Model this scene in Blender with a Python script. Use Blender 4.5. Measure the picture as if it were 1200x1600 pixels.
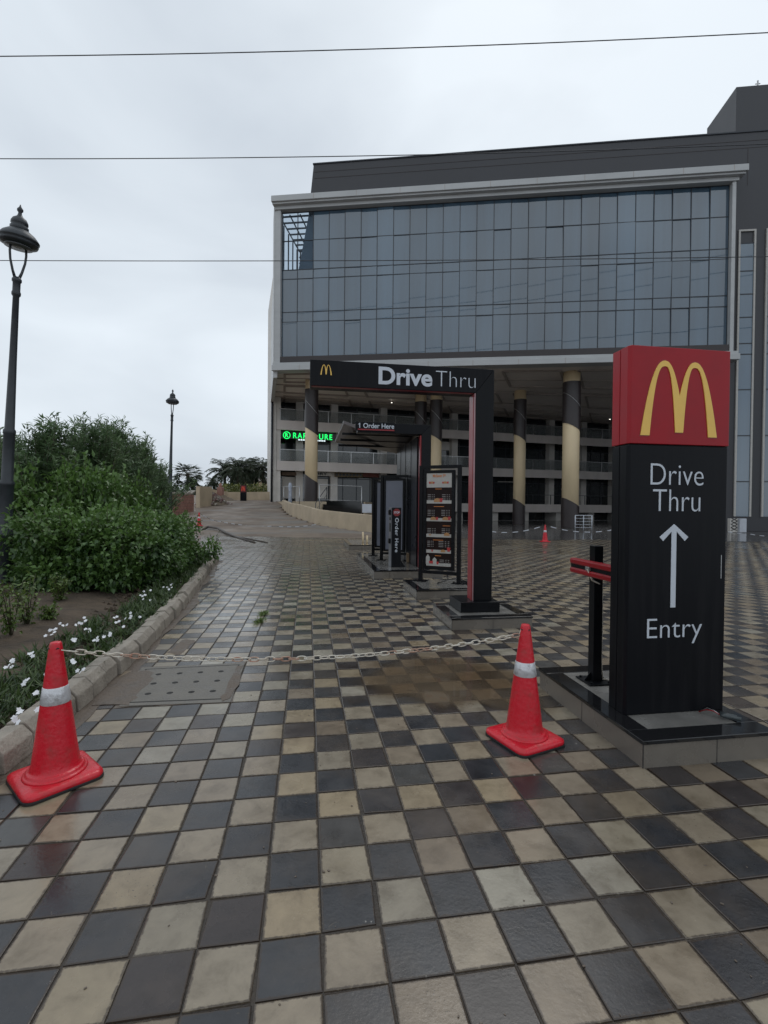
import bpy, math, random
import numpy as np
from mathutils import Vector, Matrix, Euler
R=math.radians; PI=math.pi
for o in list(bpy.data.objects): bpy.data.objects.remove(o)
S=bpy.context.scene; COL=S.collection
random.seed(7); rng=np.random.default_rng(7)

# ---------------------------------------------------------------- camera
F0,PIT,ROLL,YAW=754.5,-0.01265,0.009,0.1561
H=1.434; TILE=0.2; TX0,TY0=-0.825258*TILE,7.01766*TILE
cd=bpy.data.cameras.new('camera'); cam=bpy.data.objects.new('camera',cd); COL.objects.link(cam)
cd.sensor_fit='VERTICAL'; cd.sensor_height=24; cd.lens=24*F0/1600; cd.clip_end=2000; cd.clip_start=.05
cam.matrix_world=Matrix.Translation((0,0,H))@Matrix.Rotation(PI/2+PIT,4,'X')@Matrix.Rotation(ROLL,4,'Z')
S.camera=cam
S.view_settings.view_transform='Standard'; S.view_settings.look='None'; S.view_settings.gamma=1; S.view_settings.exposure=0.06
# ---------------------------------------------------------------- world: overcast sky, soft clouds
W=bpy.data.worlds.new('World'); S.world=W; W.use_nodes=True
nt=W.node_tree; nt.nodes.clear()
def N(nt,t,**k):
    n=nt.nodes.new(t)
    for a,b in k.items(): setattr(n,a,b)
    return n
out=N(nt,'ShaderNodeOutputWorld'); bg=N(nt,'ShaderNodeBackground'); nt.links.new(bg.outputs[0],out.inputs[0])
SUN_EL,SUN_AZ=R(58),R(20)
sk=N(nt,'ShaderNodeTexSky'); sk.sky_type='NISHITA'; sk.sun_disc=False; sk.sun_elevation=SUN_EL; sk.sun_rotation=SUN_AZ; sk.dust_density=3
tc=N(nt,'ShaderNodeTexCoord'); mp=N(nt,'ShaderNodeMapping'); mp.inputs['Scale'].default_value=(1.0,1.0,2.1); mp.inputs['Location'].default_value=(.3,.55,.2)
nz=N(nt,'ShaderNodeTexNoise'); nz.inputs['Scale'].default_value=1.9; nz.inputs['Detail'].default_value=5; nz.inputs['Roughness'].default_value=.45; nz.inputs['Distortion'].default_value=.3
nt.links.new(tc.outputs['Generated'],mp.inputs[0]); nt.links.new(mp.outputs[0],nz.inputs['Vector'])
cr=N(nt,'ShaderNodeValToRGB'); e=cr.color_ramp.elements
e[0].position=.30; e[0].color=(.60,.665,.74,1); e[1].position=.62; e[1].color=(.83,.905,.975,1)
m1=e.new(.46); m1.color=(.72,.79,.86,1)
nt.links.new(nz.outputs['Fac'],cr.inputs[0])
sc=N(nt,'ShaderNodeVectorMath',operation='SCALE'); sc.inputs['Scale'].default_value=.06; nt.links.new(sk.outputs[0],sc.inputs[0])
mx=N(nt,'ShaderNodeMixRGB'); mx.inputs[0].default_value=.93
nt.links.new(sc.outputs[0],mx.inputs[1]); nt.links.new(cr.outputs[0],mx.inputs[2]); nt.links.new(mx.outputs[0],bg.inputs[0]); bg.inputs[1].default_value=1.0
# ---------------------------------------------------------------- sun: weak and very soft behind cloud
sl=bpy.data.lights.new('sun','SUN'); sl.energy=.5; sl.angle=R(25); sl.color=(1,.97,.92)
so=bpy.data.objects.new('sun',sl); COL.objects.link(so)
so.rotation_euler=Vector((math.sin(SUN_AZ)*math.cos(SUN_EL),math.cos(SUN_AZ)*math.cos(SUN_EL),math.sin(SUN_EL))).to_track_quat('Z','Y').to_euler()

# ---------------------------------------------------------------- picture -> place measuring
def ray(px,py):
    u,v=px-600,py-800; c,s=math.cos(ROLL),math.sin(ROLL)
    u,v=u*c+v*s,-u*s+v*c
    a,b=u/F0,-v/F0
    return Vector((a,math.cos(PIT)-b*math.sin(PIT),math.sin(PIT)+b*math.cos(PIT)))
def at(px,py,Y):
    d=ray(px,py); d=d*(Y/d.y); return Vector((d.x,d.y,d.z+H))
def G(px,py,z=0):
    d=ray(px,py); d=d*((z-H)/d.z); return Vector((d.x,d.y,z))
WALLX=[(20,6.6),(22.2,2.6),(24,-.63),(26.6,-3.5),(31.8,-6.1),(37,-7.7),(43,-8.6),(70,-12)]
def wallx(Y):
    if Y<=20: return 99
    for (a,b),(c,d) in zip(WALLX,WALLX[1:]):
        if Y<=c: return b+(d-b)*(Y-a)/(c-a)
    return -12
def hf(X,Y):
    r=0 if Y<22 else .083*(Y-22) if Y<43 else 1.743+.04*(Y-43) if Y<66 else 2.66
    if Y<22: return 0
    k=(X-wallx(Y)-.05)/.25
    if Y>70: k=0
    k=min(1,max(0,k)); return r*(1-k)
def Gs(px,py):
    Y=3
    while Y<200:
        p=at(px,py,Y)
        if p.z<=hf(p.x,p.y): return p
        Y+=.05
    return p
U=Vector((math.cos(YAW),math.sin(YAW),0)); V=Vector((-math.sin(YAW),math.cos(YAW),0))

# ---------------------------------------------------------------- materials
MATS={}
def mat(name,col,rough=.5,metal=0,spec=.5,var=0,vscale=6,bump=0,bscale=40,col2=None,emit=None,estr=1,coat=0,ior=None,rvar=0,stretch=None,thr=None):
    if name in MATS: return MATS[name]
    m=bpy.data.materials.new(name); m.use_nodes=True; t=m.node_tree; b=t.nodes['Principled BSDF']
    b.inputs['Base Color'].default_value=(*col,1); b.inputs['Roughness'].default_value=rough; b.inputs['Metallic'].default_value=metal
    b.inputs['Specular IOR Level'].default_value=spec
    if ior: b.inputs['IOR'].default_value=ior
    if coat: b.inputs['Coat Weight'].default_value=coat; b.inputs['Coat Roughness'].default_value=.12
    if emit: b.inputs['Emission Color'].default_value=(*emit,1); b.inputs['Emission Strength'].default_value=estr
    g=N(t,'ShaderNodeNewGeometry'); src=g.outputs['Position']
    if stretch:
        q=N(t,'ShaderNodeMapping'); q.inputs['Scale'].default_value=stretch; t.links.new(src,q.inputs[0]); src=q.outputs[0]
    if var or col2:
        n=N(t,'ShaderNodeTexNoise'); n.inputs['Scale'].default_value=vscale; n.inputs['Detail'].default_value=7; n.inputs['Roughness'].default_value=.62; t.links.new(src,n.inputs['Vector'])
        r=N(t,'ShaderNodeValToRGB'); a=thr or (.3,.7); r.color_ramp.elements[0].position=a[0]; r.color_ramp.elements[1].position=a[1]
        c2=col2 or tuple(c*(1+var) for c in col); c1=col if col2 else tuple(c*(1-var) for c in col)
        r.color_ramp.elements[0].color=(*c1,1); r.color_ramp.elements[1].color=(*c2,1)
        t.links.new(n.outputs['Fac'],r.inputs[0]); t.links.new(r.outputs[0],b.inputs['Base Color'])
        if rvar:
            q=N(t,'ShaderNodeMapRange'); q.inputs['From Min'].default_value=.3; q.inputs['From Max'].default_value=.7; q.inputs['To Min'].default_value=max(.02,rough-rvar); q.inputs['To Max'].default_value=min(1,rough+rvar)
            t.links.new(n.outputs['Fac'],q.inputs[0]); t.links.new(q.outputs[0],b.inputs['Roughness'])
    if bump:
        n2=N(t,'ShaderNodeTexNoise'); n2.inputs['Scale'].default_value=bscale; n2.inputs['Detail'].default_value=4; t.links.new(src,n2.inputs['Vector'])
        bp=N(t,'ShaderNodeBump'); bp.inputs['Strength'].default_value=bump; bp.inputs['Distance'].default_value=.01
        t.links.new(n2.outputs['Fac'],bp.inputs['Height']); t.links.new(bp.outputs[0],b.inputs['Normal'])
    MATS[name]=m; return m
M=dict(
 black=mat('satin black powder coat',(.0055,.006,.0075),.32,spec=.16,var=.25,vscale=3,rvar=.08,bump=.05,bscale=60),
 blackpanel=mat('black sign panel',(.005,.0055,.0075),.38,spec=.14,col2=(.012,.012,.014),vscale=5,stretch=(4,4,.25),thr=(.45,.8),rvar=.1),
 red=mat('red sign panel',(.33,.006,.014),.36,spec=.3,var=.12,vscale=3,rvar=.08),
 redplastic=mat('red cone plastic',(.58,.010,.024),.30,col2=(.36,.035,.032),vscale=14,thr=(.50,.78),rvar=.14,bump=.3,bscale=45),
 redstrip=mat('red strip',(.27,.004,.010),.28,var=.15,vscale=5),
 yellow=mat('golden arch yellow',(.86,.54,.11),.35,var=.06,vscale=6),
 white=mat('sign white',(.58,.62,.68),.4,var=.05,vscale=8),
 granite=mat('black polished granite',(.010,.010,.011),.09,spec=.6,var=.4,vscale=120,bump=.03,bscale=8),
 plinth=mat('taupe plinth cladding',(.165,.145,.122),.28,var=.14,vscale=3,rvar=.12,bump=.05,bscale=30),
 plinthtop=mat('grey plinth top',(.17,.162,.15),.2,var=.25,vscale=4,rvar=.12),
 joint=mat('dark joint',(.03,.028,.026),.8,var=.2),
 rubber=mat('black rubber',(.014,.014,.015),.55,var=.3,bump=.2,bscale=80),
 reflect=mat('silver reflective tape',(.62,.62,.64),.30,metal=.3,col2=(.34,.33,.33),vscale=30,thr=(.52,.70),bump=.9,bscale=28),
 steel=mat('brushed steel',(.42,.42,.42),.3,metal=.8,var=.15),
 paleplate=mat('pale grey display panel',(.17,.18,.225),.35,var=.12,vscale=2),
 menu=mat('menu brown print',(.018,.010,.009),.3,spec=.12,var=.2),
 menuwhite=mat('menu white print',(.42,.40,.37),.25,var=.1),
 menutext=mat('menu small print',(.26,.24,.23),.3),
 orange=mat('menu orange print',(.55,.17,.03),.3,var=.2),
 bun=mat('printed bun',(.34,.15,.05),.3,col2=(.45,.25,.1),vscale=60),
 redprint=mat('printed red cup',(.42,.03,.03),.3,var=.2),
 lamp=mat('dark slate lamp paint',(.026,.031,.037),.42,var=.25,vscale=5,bump=.15,bscale=50),
 lampglass=mat('lamp diffuser',(.12,.13,.14),.3,var=.1),
 wire=mat('wire sheath',(.03,.03,.035),.6,var=.2),
 stone=mat('kerb concrete',(.19,.165,.135),.6,col2=(.34,.30,.25),vscale=5,bump=.8,bscale=45,rvar=.15),
 soil=mat('wet soil',(.038,.027,.018),.85,col2=(.105,.074,.048),vscale=3.5,bump=2.5,bscale=22),
 mud=mat('mud film',(.085,.064,.048),.55,col2=(.14,.11,.085),vscale=6,bump=.9,bscale=40,rvar=.3),
 grout=mat('wet grout',(.018,.014,.011),.6,col2=(.05,.037,.026),vscale=8,bump=.8,bscale=60),
 concrete=mat('manhole concrete',(.105,.093,.078),.5,col2=(.175,.162,.14),vscale=7,bump=.5,bscale=60,rvar=.2),
 pit=mat('pit black',(.01,.009,.008),.7),
 frame=mat('pale aluminium cladding',(.42,.425,.425),.4,var=.09,vscale=1.2,stretch=(.4,.4,1),rvar=.1),
 cladding=mat('dark brown panel cladding',(.036,.036,.041),.45,spec=.5,var=.14,vscale=.25,rvar=.06),
 claddinglow=mat('umber cladding band',(.030,.022,.022),.4,var=.12,vscale=.6),
 glass=mat('tinted curtain glass',(.045,.086,.128),.04,ior=2.1,var=.32,vscale=.35,stretch=(1,1,.06),bump=.05,bscale=.5,thr=(.38,.66)),  # glass: upright noise streaks paint reflections into the base colour
 mullion=mat('mullion dark blue',(.018,.022,.03),.35,var=.1),
 darkin=mat('dark interior',(.02,.022,.026),.7,var=.3,vscale=.5),
 soffit=mat('soffit board',(.74,.68,.63),.6,var=.10,vscale=.5),
 soffitjoint=mat('soffit joint',(.36,.31,.28),.7,var=.1),
 slab=mat('grey slab fascia',(.62,.565,.53),.55,var=.09,vscale=.8,stretch=(1,1,.3)),
 pilaster=mat('pale pilaster',(.60,.57,.53),.55,var=.12,vscale=1),
 shopglass=mat('shop glass',(.018,.022,.024),.06,ior=1.6,var=.4,vscale=.7),
 railglass=mat('rail glass',(.14,.15,.15),.08,ior=1.5,var=.35,vscale=.7),
 cream=mat('cream column paint',(.72,.57,.36),.5,var=.08,vscale=1.2,stretch=(1,1,.3)),
 creamwall=mat('cream rendered wall',(.46,.37,.26),.7,var=.16,vscale=1.4,stretch=(1,1,.5),bump=.2),
 brick=mat('pink block',(.25,.115,.09),.8,col2=(.34,.19,.15),vscale=3,bump=.4,bscale=12),
 rubble=mat('rubble',(.18,.06,.045),.85,col2=(.27,.25,.24),vscale=5,bump=.4),
 sand=mat('sand heap',(.16,.125,.09),.9,var=.2,vscale=4,bump=.6),
 bark=mat('bark',(.07,.055,.042),.85,var=.3,vscale=10,bump=.6),
 stem=mat('green brown stem',(.055,.05,.028),.7,var=.3),
 petal=mat('white petal',(.72,.72,.74),.5,var=.05),
 hibis=mat('red petal',(.5,.03,.02),.5,var=.2),
 green_led=mat('green sign light',(.01,.3,.05),.4,emit=(.01,.95,.16),estr=1.5),
 white_led=mat('white sign light',(.5,.6,.6),.4,emit=(.8,.95,1),estr=.9),
 lit=mat('lit lamp',(1,1,1),.4,emit=(1,.95,.85),estr=3.5),
 signboard=mat('shop board dark',(.018,.02,.02),.35,var=.2),
 ochre=mat('ochre board',(.16,.11,.045),.5,var=.2), maroon=mat('maroon board',(.15,.03,.02),.5,var=.2),
 paper=mat('white sheet',(.5,.52,.56),.5,var=.12,vscale=3), hose=mat('mud covered hose',(.06,.045,.035),.5,var=.3,vscale=4),
 chainw=mat('white chain paint',(.62,.59,.52),.35,col2=(.50,.43,.34),vscale=25), chainr=mat('rusty red chain',(.36,.14,.09),.45,col2=(.45,.36,.27),vscale=40),
)
def leafmat(name,c1,c2,rough=.38,tr=.25):
    m=bpy.data.materials.new(name); m.use_nodes=True; t=m.node_tree; b=t.nodes['Principled BSDF']
    at_=N(t,'ShaderNodeAttribute',attribute_name='lv'); r=N(t,'ShaderNodeValToRGB')
    r.color_ramp.elements[0].color=(*c1,1); r.color_ramp.elements[1].color=(*c2,1)
    t.links.new(at_.outputs['Fac'],r.inputs[0]); t.links.new(r.outputs[0],b.inputs['Base Color']); b.inputs['Roughness'].default_value=rough
    tl=N(t,'ShaderNodeBsdfTranslucent'); t.links.new(r.outputs[0],tl.inputs[0]); ms=N(t,'ShaderNodeMixShader'); ms.inputs[0].default_value=tr
    o=t.nodes['Material Output']; t.links.new(b.outputs[0],ms.inputs[1]); t.links.new(tl.outputs[0],ms.inputs[2]); t.links.new(ms.outputs[0],o.inputs[0])
    M[name]=m; return m
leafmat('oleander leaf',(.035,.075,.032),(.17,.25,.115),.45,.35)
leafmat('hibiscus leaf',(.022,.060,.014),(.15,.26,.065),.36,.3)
leafmat('young leaf',(.05,.09,.02),(.15,.21,.05))
leafmat('blade leaf',(.022,.045,.014),(.085,.13,.04))
leafmat('palm leaf',(.020,.034,.018),(.06,.085,.04),.5)
leafmat('hedge leaf',(.06,.08,.015),(.20,.21,.05))

# ---------------------------------------------------------------- mesh helpers
def tag(o,label=None,cat=None,group=None,kind=None):
    if label: o['label']=label
    if cat: o['category']=cat
    if group: o['group']=group
    if kind: o['kind']=kind
    return o
def empty(name,loc,rz=0,label=None,cat=None,group=None):
    o=bpy.data.objects.new(name,None); COL.objects.link(o); o.empty_display_size=.1
    o.location=loc; o.rotation_euler=(0,0,rz); return tag(o,label,cat,group)
def wm(o):
    m=Matrix.Identity(4)
    while o is not None: m=Matrix.LocRotScale(o.location,o.rotation_euler,o.scale)@m; o=o.parent
    return m
class MB:
    def __init__(s): s.v=[];s.f=[];s.mi=[];s.sm=[];s.grp=[]
    def add(s,vs,fs,mi=0,smooth=False):
        n=len(s.v); s.grp.append((n,len(s.f))); s.v+=[tuple(v) for v in vs]
        for f in fs: s.f.append([n+i for i in f]); s.mi.append(mi); s.sm.append(smooth)
        return s
    def box(s,x0,x1,y0,y1,z0,z1,mi=0,T=None):
        vs=[Vector((x,y,z)) for x in (x0,x1) for y in (y0,y1) for z in (z0,z1)]
        if T: vs=[T(v) if callable(T) else T@v for v in vs]
        return s.add(vs,[(0,1,3,2),(4,6,7,5),(0,4,5,1),(2,3,7,6),(0,2,6,4),(1,5,7,3)],mi)
    def prism(s,pts,off,mi=0):     # closed polygon (3-D points) swept by a vector
        n=len(pts); off=Vector(off); a=[Vector(p) for p in pts]; b=[p+off for p in a]
        return s.add(a+b,[list(range(n))[::-1],list(range(n,2*n))]+[(i,(i+1)%n,n+(i+1)%n,n+i) for i in range(n)],mi)
    def tube(s,pts,r,seg=10,mi=0,caps=True):
        pts=[Vector(p) for p in pts]; rs=r if isinstance(r,(list,tuple)) else [r]*len(pts)
        vs=[];prev=None
        for i,p in enumerate(pts):
            d=(pts[min(i+1,len(pts)-1)]-pts[max(i-1,0)]).normalized()
            if prev is None:
                a=d.cross(Vector((0,0,1)))
                if a.length<1e-3: a=Vector((1,0,0))
                a.normalize()
            else:
                a=prev-d*prev.dot(d); a.normalize()
            prev=a; b=d.cross(a)
            for k in range(seg):
                t=2*PI*k/seg; vs.append(p+(a*math.cos(t)+b*math.sin(t))*rs[i])
        fs=[]
        for i in range(len(pts)-1):
            for k in range(seg): fs.append((i*seg+k,i*seg+(k+1)%seg,(i+1)*seg+(k+1)%seg,(i+1)*seg+k))
        s.add(vs,fs,mi,True)
        if caps:
            n=len(s.v)-len(vs); s.f.append([n+k for k in range(seg)][::-1]); s.mi.append(mi); s.sm.append(False)
            s.f.append([n+(len(pts)-1)*seg+k for k in range(seg)]); s.mi.append(mi); s.sm.append(False)
        return s
    def lathe(s,prof,seg=32,c=(0,0,0),mi=0,T=None):
        vs=[]
        for r,z in prof:
            for k in range(seg):
                a=2*PI*k/seg; p=Vector((c[0]+r*math.cos(a),c[1]+r*math.sin(a),c[2]+z)); vs.append(T@p if T else p)
        fs=[(i*seg+k,i*seg+(k+1)%seg,(i+1)*seg+(k+1)%seg,(i+1)*seg+k) for i in range(len(prof)-1) for k in range(seg)]
        fs+=[list(range(seg))[::-1],[(len(prof)-1)*seg+k for k in range(seg)]]
        return s.add(vs,fs,mi,True)
    def build(s,name,mats,parent=None,world=False,bevel=0,seg=2,attr=None,split=0,**tg):
        if split:                      # one object for each run of `split` added solids
            o=None; n=len(s.grp)
            for g in range(0,n,split):
                v0,f0=s.grp[g]; v1,f1=s.grp[g+split] if g+split<n else (len(s.v),len(s.f))
                b=MB(); b.v=s.v[v0:v1]; b.f=[[i-v0 for i in f] for f in s.f[f0:f1]]; b.mi=s.mi[f0:f1]; b.sm=s.sm[f0:f1]
                o=b.build(name,mats,parent,world,bevel,seg,**tg)
            return o
        me=bpy.data.meshes.new(name); vs=s.v
        if world and parent is not None:
            inv=wm(parent).inverted(); vs=[inv@Vector(v) for v in vs]
        me.from_pydata(vs,[],s.f)
        for m in (mats if isinstance(mats,(list,tuple)) else [mats]): me.materials.append(m)
        me.polygons.foreach_set('material_index',s.mi); me.polygons.foreach_set('use_smooth',s.sm)
        if attr is not None:
            A=me.attributes.new('lv','FLOAT','POINT'); A.data.foreach_set('value',attr)
        me.update()
        o=bpy.data.objects.new(name,me); COL.objects.link(o)
        if parent is not None: o.parent=parent
        if bevel:
            b=o.modifiers.new('bevel','BEVEL'); b.width=bevel; b.segments=seg; b.limit_method='ANGLE'; b.angle_limit=R(35)
        return tag(o,**tg) if tg else o
def copy_tree(o,parent=None):
    c=o.copy(); COL.objects.link(c)
    if parent: c.parent=parent
    for ch in [x for x in bpy.data.objects if x.parent==o]: copy_tree(ch,c)
    return c
_tc={}
def text_poly(txt,bold=0.0,extr=.002,space=1.0):
    key=(txt,bold,extr,space)
    if key in _tc: return _tc[key]
    cu=bpy.data.curves.new('t','FONT'); cu.body=txt; cu.size=1; cu.offset=bold; cu.extrude=.5; cu.resolution_u=6; cu.space_character=space
    o=bpy.data.objects.new('t',cu); COL.objects.link(o); bpy.context.view_layer.update()
    me=bpy.data.meshes.new_from_object(o.evaluated_get(bpy.context.evaluated_depsgraph_get()))
    vs=[v.co.copy() for v in me.vertices]; fs=[list(p.vertices) for p in me.polygons]
    bpy.data.objects.remove(o); bpy.data.curves.remove(cu); bpy.data.meshes.remove(me)
    _tc[key]=(vs,fs); return vs,fs
def text_on(mb,txt,org,xd,ud,nd,x0,x1,z0,z1,bold=0,th=.003,mi=0,space=1.0):
    """letters fitted in the rectangle x0..x1, z0..z1 of the plane (org, xd, ud), raised along nd"""
    vs,fs=text_poly(txt,bold,space=space)
    ax=min(v.x for v in vs);bx=max(v.x for v in vs);ay=min(v.y for v in vs);by=max(v.y for v in vs)
    az=min(v.z for v in vs);bz=max(v.z for v in vs)
    o=[Vector(org)+Vector(xd)*(x0+(v.x-ax)/(bx-ax)*(x1-x0))+Vector(ud)*(z0+(v.y-ay)/(by-ay)*(z1-z0))+Vector(nd)*((v.z-az)/(bz-az)*th) for v in vs]
    mb.add(o,fs,mi)
X_,Y_,Z_=Vector((1,0,0)),Vector((0,1,0)),Vector((0,0,1))
def arches(mb,x0,x1,z0,z1,y=-.002,th=.004,mi=0,T=None):
    """the twin rounded arches of the sign emblem, as two bands swept to a thickness"""
    def P(u,v): return Vector((x0+(x1-x0)*u,y,z0+(z1-z0)*v))
    n=22; ts=[(1-math.cos(PI*i/n))/2 for i in range(n+1)]
    xa,wo=.305,.305
    xin=lambda v,w,p: w*max(0,1-v/.925)**(1/p)
    vmid=.05
    outer=[(xa-wo*(1-t)**(1/2.25),t) for t in ts]
    # right side of the outer curve down to the centre line
    vc=1-(abs(.5-xa)/ .275)**2.25
    ro=[(xa+.275*((1-v))**(1/2.25),v) for v in [1-(1-vc)*(i/10)**1.6 for i in range(1,11)]]
    rin=[(xa+ (.5-.052-xa)*(max(0,1-(vmid+(.925-vmid)*t)/.925)/(1-vmid/.925))**(1/2.9),vmid+(.925-vmid)*t) for t in ts]
    lin=[(xa-xin(.925*t,.19,2.7),.925*t) for t in ts]
    poly=outer+ro+[(.5,vmid)]+rin+lin[::-1][1:]
    for s in (0,1):
        pts=[P(u if not s else 1-u,v) for u,v in poly]
        if T: pts=[T@p for p in pts]; off=(T.to_3x3()@Vector((0,-th,0)))
        else: off=Vector((0,-th,0))
        mb.prism(pts if not s else pts[::-1],off,mi)

# ================================================================ GROUND (the setting)
xs=sorted(set([-400,-250,-150,-100,-70,-50,-40]+[round(-34+.5*i,2) for i in range(120)]+[30,36,45,60,90,150,250,400]))
ys=sorted(set([-60,-30,-10,0,10,16,20,21]+[round(22+.5*i,2) for i in range(96)]+[72,80,100,150,250,500,900]))
mb=MB(); mb.v=[(x,y,hf(x,y)-.012) for y in ys for x in xs]; nx=len(xs)
for j in range(len(ys)-1):
    for i in range(nx-1): mb.f.append((j*nx+i,j*nx+i+1,(j+1)*nx+i+1,(j+1)*nx+i)); mb.mi.append(0); mb.sm.append(False)
gm=mat('wet muddy concrete',(.25,.195,.15),.72,col2=(.15,.115,.09),vscale=.6,bump=.35,bscale=7,rvar=.25)
gt=gm.node_tree; gb=gt.nodes['Principled BSDF']; gb.inputs['Specular IOR Level'].default_value=.35; rampn=[n for n in gt.nodes if n.type=='VALTORGB'][0]
gg=[n for n in gt.nodes if n.type=='NEW_GEOMETRY'][0]
sx=N(gt,'ShaderNodeSeparateXYZ'); gt.links.new(gg.outputs['Position'],sx.inputs[0])
mr=N(gt,'ShaderNodeMapRange'); mr.inputs['From Min'].default_value=2; mr.inputs['From Max'].default_value=4.5; gt.links.new(sx.outputs['X'],mr.inputs[0])
mp2=N(gt,'ShaderNodeMapping'); mp2.inputs['Scale'].default_value=(.35,1.6,1); gt.links.new(gg.outputs['Position'],mp2.inputs[0])
n3=N(gt,'ShaderNodeTexNoise'); n3.inputs['Scale'].default_value=.55; n3.inputs['Detail'].default_value=6; gt.links.new(mp2.outputs[0],n3.inputs['Vector'])
r3=N(gt,'ShaderNodeMapRange'); r3.inputs['From Min'].default_value=.52; r3.inputs['From Max'].default_value=.60; gt.links.new(n3.outputs['Fac'],r3.inputs[0])
mc=N(gt,'ShaderNodeMixRGB'); mc.inputs[2].default_value=(.20,.18,.16,1); gt.links.new(r3.outputs[0],mc.inputs[0]); gt.links.new(rampn.outputs[0],mc.inputs[1])
mc2=N(gt,'ShaderNodeMixRGB'); mc2.inputs[2].default_value=(.085,.082,.08,1); gt.links.new(mr.outputs[0],mc2.inputs[0]); gt.links.new(mc.outputs[0],mc2.inputs[1]); gt.links.new(mc2.outputs[0],gb.inputs['Base Color'])
rl=[l for l in gt.links if l.to_socket==gb.inputs['Roughness']][0].from_socket
mrr=N(gt,'ShaderNodeMix',data_type='FLOAT'); gt.links.new(mr.outputs[0],mrr.inputs[0]); gt.links.new(rl,mrr.inputs[2]); mrr.inputs[3].default_value=.10; gt.links.new(mrr.outputs[0],gb.inputs['Roughness'])
mb.build('ground',gm,kind='structure')

# kerb line (outer foot, towards the paving), from the photograph
kpx=[(-140,1330),(-60,1262),(13,1197),(123,1113),(167,1087),(200,1043),(233,1007),(277,963),(320,907),(343,876)]
KO=[G(*p) for p in kpx]
KO=[p for p in KO]
# smooth resample by Y
def kx(y):
    for a,b in zip(KO,KO[1:]):
        if y<=b.y or b is KO[-1]: return a.x+(b.x-a.x)*(y-a.y)/(b.y-a.y)
KY0,KY1=KO[0].y,KO[-1].y
kc=np.polyfit([p.y for p in KO],[p.x for p in KO],3); kX=lambda y: float(np.polyval(kc,y))

# paving: individual tiles in one sheet, each very slightly out of level
cosY,sinY=math.cos(YAW),math.sin(YAW)
MAN=[G(229,1047),G(372,1040),G(352,1092),G(200,1098)]   # manhole slab corners
mcx=sum(p.x for p in MAN)/4; mcy=sum(p.y for p in MAN)/4
def inpoly(x,y,P):
    c=False
    for i in range(len(P)):
        a,b=P[i],P[i-1]
        if (a.y>y)!=(b.y>y) and x<(b.x-a.x)*(y-a.y)/(b.y-a.y)+a.x: c=not c
    return c
MANB=[mcx_ for mcx_ in [Vector((mcx+(p.x-mcx)*1.16,mcy+(p.y-mcy)*1.2,0)) for p in MAN]]
tv=[];tf=[];cA=[]
for r in range(-8,108):
    for c in range(-95,120):
        cx,cy=c+.5,r+.5
        X=TX0+TILE*(cx*cosY-cy*sinY); Y=TY0+TILE*(cx*sinY+cy*cosY)
        edge=21.6+.5*math.sin(X*.7)+.25*math.sin(X*2.3)
        if Y<.2 or Y>edge or abs(X)>.86*Y+4: continue
        if Y<KY1+.1 and X<kX(max(Y,.6))+.05: continue
        if Y>=KY1 and X<kX(KY1)-.2-(Y-KY1)*.45: continue
        if inpoly(X,Y,MANB): continue
        dark=(c+r)%2; rnd=random.random(); rnd2=random.random()
        tx,ty=random.gauss(0,.0045),random.gauss(0,.0045); dz=random.gauss(0,.0008)
        rot=random.gauss(0,.006); g=.0046; jx,jy=random.gauss(0,.0009),random.gauss(0,.0009)
        base=len(tv); h=TILE/2-g/2
        cj=[(random.uniform(.002,.012) if random.random()<.07 else 0) for _ in range(4)]
        for (hh,zz,eg) in ((h,-.008,1),(h-.0012,-.0015,1),(h-.0045,0,1),(h-.018,0,0)):
            for ci,(sx_,sy_) in enumerate(((-1,-1),(1,-1),(1,1),(-1,1))):
                ch=cj[ci] if eg else 0; lx,ly=sx_*(hh-ch),sy_*(hh-ch*.6)
                lx2=lx-ly*rot+jx; ly2=ly+lx*rot+jy
                tv.append((X+lx2*cosY-ly2*sinY,Y+lx2*sinY+ly2*cosY,zz+dz+lx*tx+ly*ty))
        for a,b in ((0,4),(4,8),(8,12)):
            for k in range(4): tf.append((base+a+k,base+a+(k+1)%4,base+b+(k+1)%4,base+b+k))
        tf.append((base+12,base+13,base+14,base+15))
        cA+= [v for k in range(16) for v in (float(dark),rnd,rnd2,1.0 if k<12 else 0.0)]
me=bpy.data.meshes.new('pavement'); me.from_pydata(tv,[],tf)
a=me.attributes.new('tile','FLOAT_COLOR','POINT'); a.data.foreach_set('color',cA)
tm=bpy.data.materials.new('checker paving tile'); tm.use_nodes=True; t=tm.node_tree; b=t.nodes['Principled BSDF']; L=t.links.new
ta=N(t,'ShaderNodeAttribute',attribute_name='tile'); se=N(t,'ShaderNodeSeparateColor'); L(ta.outputs['Color'],se.inputs[0])
geo=N(t,'ShaderNodeNewGeometry')
def ramp(f,stops):
    r=N(t,'ShaderNodeValToRGB'); L(f,r.inputs[0]); E=r.color_ramp.elements
    E[0].position,E[0].color=stops[0][0],(*stops[0][1],1); E[1].position,E[1].color=stops[-1][0],(*stops[-1][1],1)
    for p,c in stops[1:-1]: q=E.new(p); q.color=(*c,1)
    return r.outputs[0]
def noise(sc,det=6,ro=.6,src=None,dist=0):
    n=N(t,'ShaderNodeTexNoise'); n.inputs['Scale'].default_value=sc; n.inputs['Detail'].default_value=det; n.inputs['Roughness'].default_value=ro; n.inputs['Distortion'].default_value=dist
    L(src or geo.outputs['Position'],n.inputs['Vector']); return n.outputs['Fac']
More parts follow.
